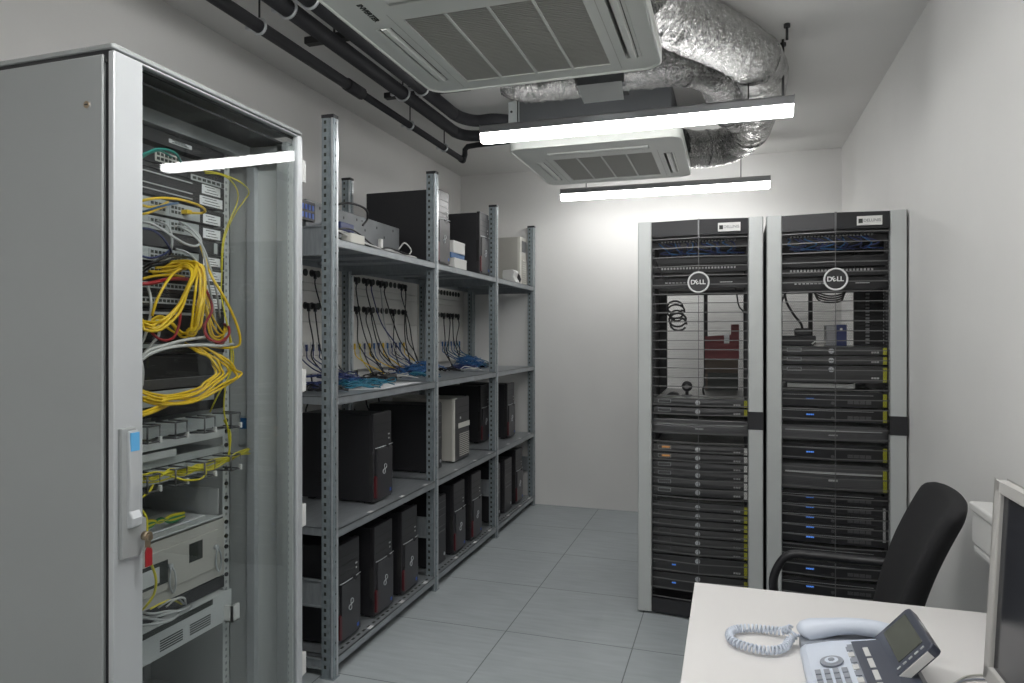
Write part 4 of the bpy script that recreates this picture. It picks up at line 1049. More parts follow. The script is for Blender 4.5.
# ================================================================ server racks
def make_rack(label, x0, w=.603):
    t = thing('server_rack', label, 'server rack', (x0, 3.54, 0), 0)
    D = 1.03; hz = 1.985
    b = MB()
    for xa in (.02, w-.065):
        for ya in (.03, .10, D-.09): b.box(xa, xa+.045, ya, ya+.03, .03, hz-.05)
    for xa in (.02, w-.05): b.box(xa, xa+.03, .03, D-.06, .02, .07)
    b.box(.02, w-.02, .03, D-.06, .02, .045)
    b.box(.02, w-.02, .03, .06, hz-.09, hz-.03)
    b.build('frame', 'blackm', t, .002)
    # 19 inch rails with square holes
    for xa, xh in ((.055, .066),(w-.078, w-.070)):
        b = MB(); b.box(xa, xa+.023, .075, .078, .07, hz-.08)
        for i in range(118): b.box(xh, xh+.008, .0745, .0755, .08+i*.0155, .088+i*.0155, 1)
        b.build('mounting_rail', ['blackm','srv_edge'], t)
        b = MB(); b.box(xa, xa+.023, D-.30, D-.297, .07, hz-.08)
        b.build('mounting_rail', 'blackm', t)
    MB().box(.008, w-.008, .02, D, hz-.03, hz).build('roof', 'blackm', t, .003)
    for xa in (.006, w-.010): MB().box(xa, xa+.004, .03, D-.02, .03, hz-.02).build('side_panel', 'blackm', t)
    b = MB()     # rear frame with the centre stile of the split rear doors
    b.box(.01,.06,D-.03,D,.03,hz-.02); b.box(w-.06,w-.01,D-.03,D,.03,hz-.02); b.box(w/2-.012,w/2+.012,D-.03,D,.03,hz-.02)
    b.box(.01,w-.01,D-.03,D,.03,.10); b.box(.01,w-.01,D-.03,D,1.67,hz-.02)
    b.build('rear_door_frame', 'blackm', t, .002)
    # front door: silver stiles, bowed black field
    d = MB()
    for xa,xb in ((0,.070),(w-.070,w)):
        d.prism([(xa,.0),(xa+.004,-.012),(xb-.004,-.014),(xb,-.008),(xb,.02),(xa,.02)], 'z', .012, hz+.004)
    door = d.build('door', 'rack_silver', t, .001)
    bow = .028
    def yb(x): 
        u = (x-.07)/(w-.14); return -.004-bow*(1-abs(2*u-1))
    N = 12; xs = [.07+(w-.14)*i/N for i in range(N+1)]
    def strip(mb, z0, z1, off=0, th=.003, mi=0):
        for i in range(N):
            a, c = xs[i], xs[i+1]; ya, yc = yb(a)-off, yb(c)-off
            mb.add([(a,ya,z0),(c,yc,z0),(c,yc+th,z0),(a,ya+th,z0),(a,ya,z1),(c,yc,z1),(c,yc+th,z1),(a,ya+th,z1)],
                   [(0,3,2,1),(4,5,6,7),(0,1,5,4),(1,2,6,5),(2,3,7,6),(3,0,4,7)], mi)
    b = MB(); strip(b, hz-.075, hz+.002, .004, .02); b.build('door_plate', 'black', door)
    b = MB(); strip(b, .012, .085, .004, .02); b.build('door_plate', 'black', door)
    b = MB()
    vs = []; fs = []
    for i,x in enumerate(xs): vs += [(x, yb(x), .08),(x, yb(x), hz-.07)]
    for i in range(N): fs.append((2*i,2*i+2,2*i+3,2*i+1))
    b.add(vs, fs); b.build('perforated_sheet', 'perf', door)
    b = MB()
    for i in range(40):
        z = .095+i*.0462
        if z > hz-.08: break
        strip(b, z-.0022, z+.0022, .003, .004)
    b.build('door_ridge', 'srv_ridge', door)
    b = MB(); b.box(w/2-.0015,w/2+.0015,-.004-bow-.004,-bow,.08,hz-.075); b.box(w/2-.004,w/2+.004,-.004-bow-.008,-bow,hz-.085,hz+.004); b.build('centre_seam','srv_edge',door)
    b = MB(); b.box(w-.070,w+.001,-.018,.02,.955,1.042); b.build('latch_band','black',door,.001)
    # round badge with DELL lettering
    bd = MB(); cz = 1.675; cy = -.004-bow-.004
    bd.cyl((w/2,cy-.006,cz), .052, .006, 'y', 40, 0); 
    badge = bd.build('badge', 'black', door)
    ring = [(w/2+.049*math.cos(a*PI/24), cy-.007, cz+.049*math.sin(a*PI/24)) for a in range(48)]
    b = MB(); b.tube(ring, .0042, 6, closed=True); b.build('badge_ring','text_w',door)
    for ch_, dx, tl in (('D',-.0265,0),('E',-.0075,.5),('L',.0115,0),('L',.0260,0)):
        text(ch_, .031, 'text_w', (w/2+dx, cy-.0072, cz), (PI/2,0,0), door, 'badge_letter', tilt=tl)
    b = MB(); b.box(w-.21,w-.105,-.030,-.012,hz-.062,hz-.020); np_ = b.build('name_plate','white',door)
    MB().box(w-.204,w-.186,-.0306,-.0298,hz-.052,hz-.032).build('plate_square','text_d',door)
    text('DELUNIS', .0185, 'lamp_body', (w-.147, -.0305, hz-.041), (PI/2,0,0), door, 'plate_lettering')
    return t
RK = [(-.4495, make_rack('left-hand black server rack with silver stiles, its badge nearer the shelving', -.4495)), (.168, make_rack('right-hand black server rack with silver stiles, against the right wall', .168))]

def server(rx, z0, z1, label, style='r', name='server', cat='server', grp=None, depth=.68, ylow=0, lcd='white', tagm='tag', rk=''):
    cx = rx+.3015; hw = .236; y0 = 3.600
    t = thing(name, label, cat, (cx, y0, z0), 0, grp); h = z1-z0
    MB().box(-.217, .217, .012, depth, .001, h-.001).build('chassis', 'srv_top', t)
    b = MB()
    if style == 'r':
        b.prism([(0,.0),(-.012,.002),(-.014,h*.5),(-.010,h-.002),(.012,h-.001),(.012,0)], 'x', -hw+.012, hw-.012)
        b.box(-hw,-hw+.013,-.004,.012,0,h); b.box(hw-.013,hw,-.004,.012,0,h)
        f = b.build('bezel', 'srv', t)
        b = MB(); b.box(-hw+.012,hw-.012,-.0125,-.008,h-.0032,h-.0008); b.build('bezel_edge','srv_edge',t)
        b = MB(); zc_ = h-.018 if h > .06 else h*.5
        b.cyl((-.008,-.0165,zc_), .0125, .004, 'y', 18); b.build('round_badge','zinc',t)
        if h > .06 and lcd != 'white2':
            b = MB(); b.box(-.135,-.115,-.0155,-.0135,h*.42,h*.5); b.build('status_light','led',t)
        else:
            b = MB(); x0_, x1_ = -.205, -.140; za, zb_ = (h*.42, h*.86) if h < .06 else (h*.68, h*.9)
            for q in ((x0_,x1_,za,za+.0018),(x0_,x1_,zb_-.0018,zb_),(x0_,x0_+.0022,za,zb_),(x1_-.0022,x1_,za,zb_)): b.box(q[0],q[1],-.0155,-.0138,q[2],q[3])
            b.build('display_frame','sw' if lcd != 'dim' else 'srv_edge',t)
            if lcd == 'amber': MB().box(x0_+.02,x1_-.006,-.0155,-.0140,za+.005,zb_-.004).build('display','led_o',t)
        b = MB(); 
        for i in range(3): b.box(.165+i*.0115,.174+i*.0115,-.0152,-.0135,h*.26,h*.26+.008)
        b.build('model_print','greyc',t)
        b = MB(); b.cyl((-.222,-.006,h*.5),.004,.003,'y',10); b.build('power_button','zinc',t)
    elif style == 'b':     # black drive-bay server with blue light
        b.box(-hw,hw,-.002,.012,0,h); b.build('front_panel','black',t,.001)
        b = MB(); b.box(-hw+.012,hw-.06,-.0035,-.0018,h*.78,h*.78+.0018); b.build('edge_line','greyc',t)
        MB().box(-.118,-.083,-.004,-.0018,h*.45,h*.45+.007).build('status_light','led',t)
        b = MB()
        for i in range(4): b.box(.065+i*.026,.088+i*.026,-.0035,-.0018,h*.22,h*.22+.016)
        b.build('drive_handle','srv_edge',t)
        b = MB(); b.cyl((.0,-.005,h*.25),.008,.003,'y',14); b.build('round_badge','srv_edge',t)
    elif style == 's':     # slim bowed bezel
        pts = []
        for i in range(13):
            x = -hw+2*hw*i/12; pts.append((x, -.004-.012*math.sin(PI*i/12)))
        poly = pts+[(hw,.012),(-hw,.012)]
        b.prism(poly, 'z', h*.12, h*.62); b.box(-hw,hw,0,.012,0,h)
        b.build('bezel','srv_edge',t,.004)
        b = MB(); b.prism([(p[0]*.9,p[1]-.0015) for p in pts]+[(hw*.9,0),(-hw*.9,0)], 'z', h*.66, h*.72); b.build('bezel_ridge','greyc',t)
        MB().box(-.02,.02,-.0185,-.015,h*.38,h*.46).build('bezel_print','greyc',t)
    if tagm:
        MB().box(hw-.022,hw-.006,-.0165,-.0125,h*.08,h*.92).build('service_tag',tagm,t)
    return t
A_, B_ = RK[0][0], RK[1][0]
ORD = ['topmost','second','third','fourth','fifth','lowest']
# left rack
server(A_, 1.052, 1.092, 'slim server at the top of the left rack stack, pale lid showing', grp='slim servers of the left rack')
server(A_, 1.007, 1.047, 'slim server second from the top of the left rack stack', grp='slim servers of the left rack')
server(A_, .908, .985, 'bowed grey chassis alone in the left rack, beside the latch band', 's', name='storage_unit', cat='storage unit', tagm=None)
for i in range(6):
    server(A_, .8560-.0437*(i+1)+.003, .8560-.0437*i, 'slim server, %s of the six below the bowed chassis in the left rack' % ORD[i], grp='six slim servers with white tags', lcd='amber' if i < 2 else 'white', tagm='white')
for i in range(6):
    server(A_, .5640-.0452*(i+1)+.003, .5640-.0452*i, 'slim server, %s of the lower six with yellow tags in the left rack' % ORD[i], grp='six slim servers with yellow tags', lcd='dim')
server(A_, .203, .288, 'thick server with a blue light, upper one at the left rack bottom', grp='thick servers of the left rack')
server(A_, .110, .197, 'thick server with a blue light, lowest in the left rack', grp='thick servers of the left rack')
# right rack
server(B_, 1.318, 1.358, 'slim server topmost of the three grey ones in the right rack', grp='grey servers of the right rack')
server(B_, 1.273, 1.314, 'slim server second of the three grey ones in the right rack', grp='grey servers of the right rack')
server(B_, 1.186, 1.268, 'thick grey server third from the top in the right rack', lcd='white2', grp='grey servers of the right rack')
server(B_, 1.070, 1.142, 'black drive server just below the cable gap in the right rack', 'b')
server(B_, .998, 1.064, 'black drive server right above the bowed chassis in the right rack', 'b')
server(B_, .905, .978, 'bowed grey chassis beside the latch band of the right rack', 's', name='storage_unit', cat='storage unit', tagm=None)
server(B_, .812, .888, 'black drive server between the two bowed chassis of the right rack', 'b')
server(B_, .668, .790, 'thick bowed chassis with a yellow tag in the right rack', 's', name='storage_unit', cat='storage unit')
for i in range(5):
    server(B_, .6530-.0485*(i+1)+.003, .6530-.0485*i, 'black server with a blue light, %s of five in the right rack' % (ORD[i] if i < 4 else 'lowest'), 'b', tagm=None, grp='five black servers with blue lights')
server(B_, .335, .390, 'black server just above the chair arm in the right rack', 'b', tagm=None)
server(B_, .250, .318, 'black server framed by the chair arm in the right rack', 'b', tagm=None)
server(B_, .160, .235, 'lowest black server in the right rack, behind the chair arm', 'b', tagm=None)
# vertical white print strip on the five
t = MB().box(B_+.517,B_+.528,3.594,3.5965,.44,.60).build('service_strip','greyc'); tag(t,'vertical pale strip of print beside the five blue-lit servers','label strip')

def rack_gear(rx, z0, z1, name, lb, cat, m='blackm', depth=.25, deco=None):
    t = thing(name, lb, cat, (rx+.3015, 3.605, z0)); h = z1-z0
    MB().box(-.236,.236,0,.004,0,h).build('front_plate', m, t); MB().box(-.217,.217,.004,depth,.001,h-.001).build('chassis','blackm',t)
    if deco == 'ports':
        b = MB()
        for i in range(24): b.box(-.19+i*.0155,-.181+i*.0155,-.0012,0,h*.62,h*.62+.010)
        b.build('port_row','greyc',t)
    if deco == 'print':
        b = MB()
        for i in range(9): b.box(-.17+i*.018,-.158+i*.018,-.0012,0,h*.5,h*.5+.005)
        b.box(.10,.16,-.0012,0,h*.5,h*.5+.004); b.build('front_print','greyc',t)
    return t
rack_gear(A_, 1.862, 1.905, 'patch_bay', 'patch panel with blue cables at the top of the left rack', 'patch panel', deco='ports', depth=.1)
rack_gear(A_, 1.775, 1.805, 'blank_plate', 'plain black plate under the blue cables in the left rack', 'panel', depth=.02)
rack_gear(A_, 1.735, 1.760, 'network_device', 'black device right above the badge of the left rack', 'network device', deco='ports')
rack_gear(A_, 1.655, 1.705, 'network_device', 'black device with pale print behind the left rack badge', 'network device', deco='print')
rack_gear(B_, 1.862, 1.905, 'patch_bay', 'patch panel with blue cables at the top of the right rack', 'patch panel', deco='ports', depth=.1)
rack_gear(B_, 1.745, 1.795, 'blank_plate', 'plain black plate under the blue cables in the right rack', 'panel', depth=.02)
rack_gear(B_, 1.700, 1.735, 'network_device', 'black device right above the badge of the right rack', 'network device', deco='ports')
rack_gear(B_, 1.632, 1.690, 'network_device', 'black device with pale print behind the right rack badge', 'network device', deco='print')
rq = random.Random(5)
for rx, wd in ((A_,'left'),(B_,'right')):
    for i in range(14):
        xs_ = rx+.10+i*.027
        cable('patch_cable','navyc' if i%3 else 'bluec',[(xs_,3.598,1.885),(xs_+rq.uniform(-.01,.02),3.578,1.875),(xs_+rq.uniform(.0,.05),3.575,1.85),(xs_+rq.uniform(-.02,.08),3.58,1.83),(xs_+rq.uniform(.03,.10),3.60,1.825),(xs_+.06,3.66,1.83)],.0034,
              '%s patch cable drooping at the top of the %s rack' % ('dark blue' if i%3 else 'blue', wd),'%s patch cables atop the %s rack' % ('dark blue' if i%3 else 'blue', wd))
# black cable coil hanging at the left rail of the left rack
c0 = P(677,313,Y=3.66); pts = []
for l in range(5):
    for i in range(12):
        a = 2*PI*i/12; r_ = .040+.006*math.sin(l*2.3)
        pts.append((c0.x+r_*math.cos(a)+.004*l-.01, 3.66+.006*l, c0.z+.03-.022*l+r_*.8*math.sin(a)))
cable('hung_cable','blackc',pts,.0052,'black cable hung in loops at the left side of the left rack',k=2)
cable('hung_cable','blackc',[P(735,285,Y=3.72),P(737,296,Y=3.72),P(739,306,Y=3.70),P(744,312,Y=3.68)],.004,'thin black cable dangling at the right rail of the left rack')
cable('hung_cable','blackc',[P(656,262,Y=3.60),P(662,275,Y=3.60),P(668,283,Y=3.61),P(678,285,Y=3.62)],.0045,'black cable crossing the upper left corner of the left rack')
# webcam-like ball and its cord on the left rack stack
t = thing('webcam', 'small round black webcam standing on the top server of the left rack', 'webcam', (P(687,396,Y=3.72).x, 3.72, 1.0925))
MB().cyl((0,0,0),.03,.008,'z',20,r2=.026).build('foot','black',t); MB().cyl((0,0,.008),.009,.022,'z',12).build('neck','black',t); MB().sphere((0,0,.052),.028).build('ball','black',t); MB().cyl((0,-.03,.052),.012,.006,'y',16).build('lens','srv_edge',t)
t = thing('power_adapter', 'low black adapter lying left of the webcam in the left rack', 'adapter', (P(673,396,Y=3.75).x,3.75,1.0925)); MB().prism([(-.035,0),(.035,0),(.025,.014),(0,.020),(-.02,.014)],'y',-.03,.03).build('adapter_body','black',t,.003)
cable('hung_cable','blackc',[(-.13,3.74,1.10),(-.135,3.73,1.13),(-.125,3.72,1.16),(-.128,3.72,1.20)],.0045,'short black cable standing up right of the webcam')
# cartons at the back of the left rack
for n_,x0_,x1_,z0_,z1_,m_,lb in (('carton',-.140,.045,1.094,1.27,'brown','brown carton at the back of the left rack'),):
    t = thing(n_, lb, 'box', ((x0_+x1_)/2,4.27,z0_)); w_=(x1_-x0_)/2; MB().box(-w_,w_,-.09,.12,0,z1_-z0_).build('carton_body',m_,t,.003); MB().box(-w_*.84,w_,-.0925,-.09,0,.10).build('carton_flap','text_d',t); MB().box(-w_,w_,-.005,.005,z1_-z0_,z1_-z0_+.0006).build('tape','beige',t)
t = thing('red_box', 'dark red box on the brown carton in the left rack', 'box', (-.045,4.27,1.2715)); MB().add([(-.095,-.09,0),(.095,-.09,0),(.095,-.09,.205),(.05,-.09,.205),(.05,-.09,.145),(-.095,-.09,.135),(-.095,.10,0),(.095,.10,0),(.095,.10,.205),(.05,.10,.205),(.05,.10,.145),(-.095,.10,.135)],
   [(0,1,2,3,4,5),(11,10,9,8,7,6),(0,6,7,1),(1,7,8,2),(2,8,9,3),(3,9,10,4),(4,10,11,5),(5,11,6,0)]).build('box_body','dkred',t)
MB().box(.012,.042,-.0925,-.0905,.095,.15).build('pink_label',  'paper', t)
# things seen in the right rack's open bay
t = thing('small_case', 'little grey upright case with a blue tag in the right rack', 'case', (P(836,340,Y=3.8).x,3.8,1.3595)); MB().box(-.048,-.002,-.03,.06,0,.105).build('case_body','lamp_body',t,.003); MB().box(-.002,.046,-.028,.058,0,.108).build('dark_half','navyc',t,.003); MB().cyl((.02,-.031,.085),.006,.003,'y',10).build('tag_dot','white',t)
t = thing('power_supply', 'black power supply with a lead on top in the right rack', 'power supply', (P(797,340,Y=3.8).x,3.8,1.3595)); MB().box(-.085,.085,-.05,.06,0,.052).build('supply_body','black',t,.006); MB().box(-.01,.06,-.04,.04,.052,.09).build('supply_top','black',t,.006)
cable('hung_cable','blackc',[P(784,291,Y=3.7),P(787,303,Y=3.7),P(794,315,Y=3.72),P(801,324,Y=3.76),P(803,332,Y=3.79)],.006,'black lead curving down to the power supply in the right rack')
cable('hung_cable','blackc',[P(780,305,Y=3.64),P(786,293,Y=3.66),P(792,289,Y=3.68)],.005,'short black lead at the upper left of the right rack')
for i in range(4):
    cable('hung_cable','blackc',[P(808+i*2,289,Y=3.75),P(818,293+i*2.2,Y=3.75),P(830,296+i*2.2,Y=3.74),P(842,294+i*2,Y=3.75),P(850-i*2,288,Y=3.76)],.004,'black cable swagged across the right rack under its badge','swagged cables in the right rack')
for i in range(2):
    cable('hung_cable','nylon',[P(812+i*4,344,Y=3.66),P(818,340+i*3,Y=3.65),P(825,342,Y=3.65),P(822,346,Y=3.66),P(814,345,Y=3.67)],.004,'white cable curled on the top server of the right rack, %s one' % ['left','right'][i])
t = thing('cable_duct_panel', 'tall black slotted cable panel at the right inside the right rack', 'panel', (P(872,400,Y=3.95).x, 3.95, 1.36)); MB().box(-.085,.09,.0,.02,0,.30).build('panel_plate','blackm',t)
b = MB()
for i in range(16):
    b.box(-.03,-.012,-.002,0,.01+i*.018,.020+i*.018); b.box(.052,.062,-.002,0,.01+i*.018,.018+i*.018)
b.build('slot_row','lamp_body',t)
tag(MB().box(B_+.10,B_+.40,3.61,3.75,1.160,1.180).build('metal_sheet','srv_top'),'thin bright metal edge in the cable gap of the right rack','metal sheet')

# ================================================================ desk
t = thing('desk', 'pale grey-white office desk at the lower right', 'desk', (-.092,1.935,0)); 
x0,x1,y0,y1 = 0,.80,-1.60,0
b = MB(); b.box(x0,x1,y0,y1,.715,.74); b.build('desktop','desk',t,.0015)
for fx,fy in ((.05,-.06),(.75,-.06),(.05,-1.54),(.75,-1.54)):
    MB().box(fx-.02,fx+.02,fy-.02,fy+.02,0,.700).build('leg','alu',t,.003)
b = MB(); b.box(.05,.75,-.07,-.05,.675,.715); b.box(.05,.75,-1.55,-1.53,.675,.715); b.box(.04,.06,-1.54,-.06,.675,.715); b.box(.74,.76,-1.54,-.06,.675,.715); b.build('under_frame','alu',t)

# ================================================================ desk phone
ph = thing('desk_phone', 'ice-grey desk telephone with tilting dark display on the desk', 'telephone', (.25,1.47,.7405))
o_ = Vector(ph.location)
def pb(): return MB(Matrix.Translation(-o_))
def sect(mb, xs_, y0, y1, mi=0):
    """side profile (x, z) extruded along y"""
    mb.prism(xs_, 'y', y0, y1, mi)
zt0 = .7415
b = pb(); sect(b, [(.140,zt0),(.335,zt0),(.335,.788),(.325,.797),(.28,.795),(.20,.780),(.150,.766),(.140,.758)], 1.235, 1.560)
b.build('phone_base','phone',ph,.005,seg=3)
b = pb(); sect(b, [(.237,.784),(.29,.7965),(.325,.797),(.336,.788),(.338,.791),(.325,.801),(.29,.8005),(.235,.7885)], 1.238, 1.545)
b.build('dark_panel','phone_d',ph,.001)
b = pb(); sect(b, [(.218,.781),(.237,.7855),(.237,.7875),(.218,.783)], 1.24, 1.535)
b.build('grey_key_strip','phone_m',ph)
# cradle and handset
b = pb(); sect(b, [(.143,zt0),(.335,zt0),(.335,.780),(.30,.786),(.20,.776),(.143,.768)], 1.556, 1.612)
b.build('cradle','phone_m',ph,.004)
pts = []; prof = [(.149,.774,.014),(.154,.780,.020),(.170,.786,.021),(.21,.797,.016),(.25,.803,.015),(.285,.802,.016),(.31,.795,.020),(.328,.787,.020),(.334,.783,.014)]
hb = pb(); sp_ = smooth([(p[0],1.590,p[1]) for p in prof],4)
L_ = len(sp_)
def rfh(s,a):
    i = s*(len(prof)-1); k0 = min(int(i),len(prof)-2); r_ = prof[k0][2]+(prof[k0+1][2]-prof[k0][2])*(i-k0)
    return r_*(1+.22*abs(math.sin(a)))
hb.tube(sp_, 1.0, 20, rf=rfh); hb.build('handset','phone',ph)
# navigator dial
b = pb(); c = (.189,1.459,.7785); R_ = Matrix.Rotation(-math.radians(14),4,'Y')
nb = MB(Matrix.Translation(Vector(c)-o_) @ R_); nb.cyl((0,0,0),.0215,.0035,'z',36); nb.build('dial_ring','phone_m',ph,.001)
nb = MB(Matrix.Translation(Vector(c)-o_) @ R_); nb.cyl((0,0,.003),.0125,.002,'z',28); nb.build('dial_inner','phone',ph)
nb = MB(Matrix.Translation(Vector(c)-o_) @ R_); nb.cyl((0,0,.005),.006,.0015,'z',20); nb.build('dial_button','phone_m',ph)
for i in range(4):
    for j in range(3):
        x = .160+i*.0155; y = 1.418-j*.022
        z = .7695+(x-.15)*.245
        nb = MB(Matrix.Translation(Vector((x,y,z))-o_) @ R_); nb.box(-.0052,.0052,-.009,.009,0,.003); nb.build('key','phone_m',ph,.0008)
for i in range(9):
    y = 1.512-i*.026; x = .2275; z = .7852
    nb = MB(Matrix.Translation(Vector((x,y,z))-o_) @ R_); nb.box(-.0055,.0055,-.009,.009,0,.0022); nb.build('function_key','boxgrey' if i%2 else 'phone_m',ph,.0006)
for i in range(5):
    y = 1.492-i*.048; nb = MB(Matrix.Translation(Vector((.256,y,.792))-o_) @ R_); nb.box(-.005,.005,-.019,.019,0,.0022); nb.build('line_key','boxgrey',ph,.0006)
# tilting display
ang = math.atan2(.068,.060)
Rd = Matrix.Rotation(-ang,4,'Y')
dm = Matrix.Translation(Vector((.284,1.480,.790))-o_) @ Rd      # local x runs up the screen, y along the phone
b = MB(dm); b.prism([(0,-.092),(.090,-.092),(.096,-.086),(.096,.080),(.088,.088),(0,.088)], 'z', -.016, .004); dsp = b.build('display','phone_d',ph,.003)
b = MB(dm); b.box(.024,.082,-.060,.070,.0040,.0052); b.build('lcd','lcd',dsp)
b = MB(dm)
for i in range(5): b.box(.016+i*.014,.024+i*.014,-.078,-.074,.004,.0056)
b.build('soft_key','greyc',dsp)
b = MB(dm); b.box(.000,.080,-.0935,-.0915,-.012,.002); b.build('side_trim','white',dsp)
b = MB(dm); b.box(.0,.003,-.05,.05,.0035,.0055); b.build('front_trim','white',dsp)
b = MB(dm); b.box(.0955,.0968,-.02,.03,-.008,-.002); b.build('top_mark','greyc',dsp)
b = pb(); sect(b,[(.30,.79),(.333,.785),(.338,.83),(.325,.835)],1.44,1.52); b.build('display_hinge','phone_d',ph,.003)
# coiled cord
axis = smooth([(.128,1.626,.768),(.112,1.637,.756),(.09,1.642,.753),(.055,1.640,.753),(.020,1.628,.753),(.000,1.600,.753),(.003,1.562,.753),(.028,1.541,.753),(.062,1.532,.753),(.092,1.540,.753),(.112,1.562,.753),(.122,1.590,.756),(.138,1.600,.770)],24)
T_ = [0]; 
for i in range(1,len(axis)): T_.append(T_[-1]+(axis[i]-axis[i-1]).length)
tot = T_[-1]; turns = int(tot/.0085); pts = []; k_ = 0; up0 = Vector((0,0,1))
n_ = turns*9
for i in range(n_+1):
    s_ = tot*i/n_
    while k_ < len(T_)-2 and T_[k_+1] < s_: k_ += 1
    f_ = (s_-T_[k_])/max(1e-9,T_[k_+1]-T_[k_]); p_ = axis[k_].lerp(axis[k_+1],f_)
    tg = (axis[k_+1]-axis[k_]).normalized(); sd = tg.cross(up0).normalized(); u2 = sd.cross(tg)
    a = 2*PI*turns*i/n_; pts.append(p_+(sd*math.cos(a)+u2*math.sin(a))*.0072-o_)
b = MB(); b.tube(pts,.0026,6); b.build('coiled_cord','phone',ph)
cable('phone_lead','beige',[(.40,1.50,.7435),(.45,1.56,.7435),(.52,1.578,.7435),(.62,1.57,.7435),(.70,1.60,.7435)],.0022,'thin pale lead running behind the telephone to the monitor','desk leads',cat='lead')
cable('phone_lead','phone_m',[(.39,1.48,.7445),(.44,1.54,.7435),(.52,1.56,.7435),(.62,1.55,.7435),(.70,1.56,.7435)],.0022,'thin grey lead beside the pale one behind the telephone','desk leads',cat='lead')

# ================================================================ monitor
mn = thing('monitor', 'computer monitor with a pale grey bezel at the right edge', 'monitor', (.508,1.262,.7405))
mm = Matrix.Translation(Vector((-.045,0,.0))) @ Matrix.Rotation(math.radians(3),4,'Y')
hwm = .232
def mbx(): return MB(mm)
b = mbx()
for q in ((-hwm,-hwm+.024,.035,.405),(hwm-.024,hwm,.035,.405),(-hwm,hwm,.035,.062),(-hwm,hwm,.383,.405)): b.box(-.012,.008,q[0],q[1],q[2],q[3])
b.build('bezel','bezel',mn,.003)
mbx().box(-.004,.006,-hwm+.02,hwm-.02,.055,.390).build('screen','screen',mn)
mbx().box(.008,.032,-hwm+.012,hwm-.012,.045,.395).build('back_shell','bezel',mn,.008)
mbx().prism([(-.09,.11),(.09,.11),(.09,.31),(-.09,.31)],'x',.03,.055).build('rear_bulge','bezel',mn,.008)
MB().box(.03,.06,-.04,.04,.01,.24).build('stand_neck','bezel',mn,.006)
MB().prism(rrect(-.07,.13,-.12,.12,.03),'z',0,.014).build('stand_foot','bezel',mn,.003)

# ================================================================ wall box
t = thing('wall_box', 'light grey banded plastic box on the right wall behind the monitor', 'box', (XR,1.80,.83))
MB().box(-.175,0,-.29,.285,.040,.125).build('box_body','boxgrey',t,.006,seg=3)
MB().box(-.181,0,-.29,.291,.125,.148).build('box_lid','boxgrey',t,.006,seg=3)
MB().prism([(-.172,.036),(-.172,.020),(-.15,0),(0,0),(0,.036)],'y',-.285,.280).build('box_base','boxgrey',t,.004)

# ================================================================ chair
chx = thing('office_chair', 'black fabric office chair behind the desk, turned to the left', 'chair', (.338,2.42,0), math.radians(-6))
# local: faces -X; back at +X
def cpatch(mb, fn, nu, nv, th, mi=0):
    V = []; F_ = []
    for s_ in (0,1):
        for i in range(nu+1):
            for j in range(nv+1):
                V.append(fn(i/nu, j/nv, s_))
    o1 = (nu+1)*(nv+1); idx = lambda s_,i,j: s_*o1+i*(nv+1)+j
    for i in range(nu):
        for j in range(nv):
            F_.append((idx(0,i,j),idx(0,i+1,j),idx(0,i+1,j+1),idx(0,i,j+1))); F_.append((idx(1,i,j),idx(1,i,j+1),idx(1,i+1,j+1),idx(1,i+1,j)))
    for i in range(nu): F_.append((idx(0,i,0),idx(1,i,0),idx(1,i+1,0),idx(0,i+1,0))); F_.append((idx(0,i,nv),idx(0,i+1,nv),idx(1,i+1,nv),idx(1,i,nv)))
    for j in range(nv): F_.append((idx(0,0,j),idx(0,0,j+1),idx(1,0,j+1),idx(1,0,j))); F_.append((idx(0,nu,j),idx(1,nu,j),idx(1,nu,j+1),idx(0,nu,j+1)))
    mb.add(V, F_, mi, True)
def backfn(u, v, s_):
    # u across (y), v up
    a = 2*u-1; z = .46+v*.475
    wv = .240*(1-.10*(1-v))
    
    y = a*wv
    # rounded top corners
    z -= .022*(abs(a)**8)*max(0,(v-.6)/.4)
    x = .150+.235*v*.55+.035*math.sin(v*PI)*-.35+.03*v*v-.045*(a*a)
    e = min(1, (1-abs(a))*7, (1-v)*9+.12, v*9+.15)
    th = .020+.026*math.sqrt(max(0,e))
    return (x+(th if s_ else -th*.35), y, z)
b = MB(); cpatch(b, backfn, 20, 20, .04); bk = b.build('backrest','fabric',chx)
ss = bk.modifiers.new('sub','SUBSURF'); ss.levels = 1; ss.render_levels = 1
def seatfn(u, v, s_):
    a = 2*u-1; x = -.26+v*.46; e = min(1,(1-abs(a))*5,(1-v)*6+.1,v*5+.1)
    return (x, a*.235, .415+(.075*(.35+.65*math.sqrt(max(0,e)))-.008*(1-a*a) if s_ else 0))
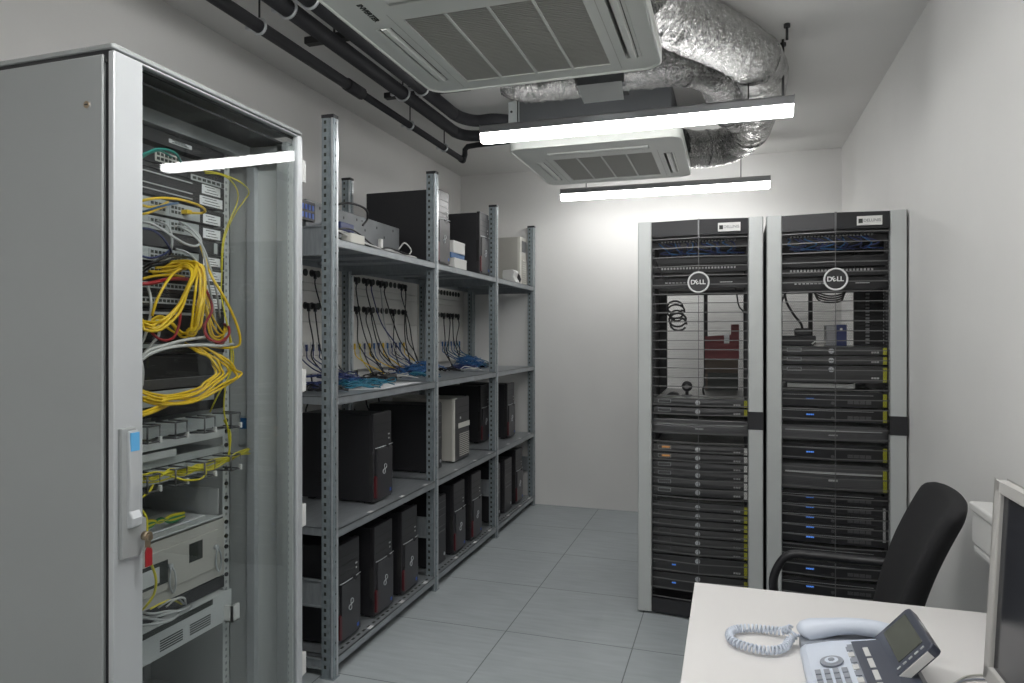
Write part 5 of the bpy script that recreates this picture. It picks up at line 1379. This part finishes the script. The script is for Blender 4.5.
b = MB(); cpatch(b, seatfn, 16, 16, .06); st_ = b.build('seat','fabric',chx); st_.modifiers.new('sub','SUBSURF').levels = 1
b = MB(); b.box(.0,.16,-.03,.03,.385,.412); b.tube(smooth([(.10,0,.39),(.175,0,.40),(.19,0,.44),(.185,0,.50)],5),.022,10); b.build('back_support','black',chx)
for s_ in (-1,1):
    y = s_*.275
    b = MB(); pts = smooth([(-.03,s_*.20,.40),(-.07,y-.02*s_,.40),(-.19,y,.43),(-.215,y,.50),(-.190,y,.575),(-.15,y,.610),(-.08,y,.616 if s_ > 0 else .605),(.06,y,.618 if s_ > 0 else .575),(.16,y*.93,.624 if s_ > 0 else .50),(.20,y*.85,.61 if s_ > 0 else .46)],6)
    b.tube(pts,.0145,10,rf=lambda s,a: 1+.35*abs(math.sin(a))); b.build('armrest','black',chx)
MB().cyl((0,0,.09),.028,.30,'z',20).build('gas_column','black',chx)
for k in range(5):
    a = 2*PI*k/5+.3; R_ = Matrix.Rotation(a,4,'Z')
    b = MB(R_); b.prism([(.02,.07),(.02,.11),(.29,.075),(.29,.055)],'y',-.018,.018); lg = b.build('base_arm','black',chx,.004)
    b = MB(R_); b.cyl((.285,-.022,.027),.027,.018,'y',18); b.cyl((.285,.004,.027),.027,.018,'y',18); b.box(.275,.295,-.004,.004,.027,.06); b.build('castor','black',lg)

# ================================================================ camera, world, view
cam = bpy.data.cameras.new('camera'); co = bpy.data.objects.new('camera', cam); COL.objects.link(co)
co.location = (0,0,H); co.rotation_euler = (PI/2, 0, TH)
cam.sensor_width = 36; cam.lens = 685./1024*36; cam.shift_y = -6.5/1024; cam.clip_start = .05
sc.camera = co
w = bpy.data.worlds.new('world'); sc.world = w; w.use_nodes = True
w.node_tree.nodes['Background'].inputs[0].default_value = (.5,.5,.5,1); w.node_tree.nodes['Background'].inputs[1].default_value = .05
sc.view_settings.view_transform = 'Standard'; sc.view_settings.look = 'None'
sc.view_settings.exposure = 0.85; sc.view_settings.gamma = 1.0; sc.view_settings.use_curve_mapping = False
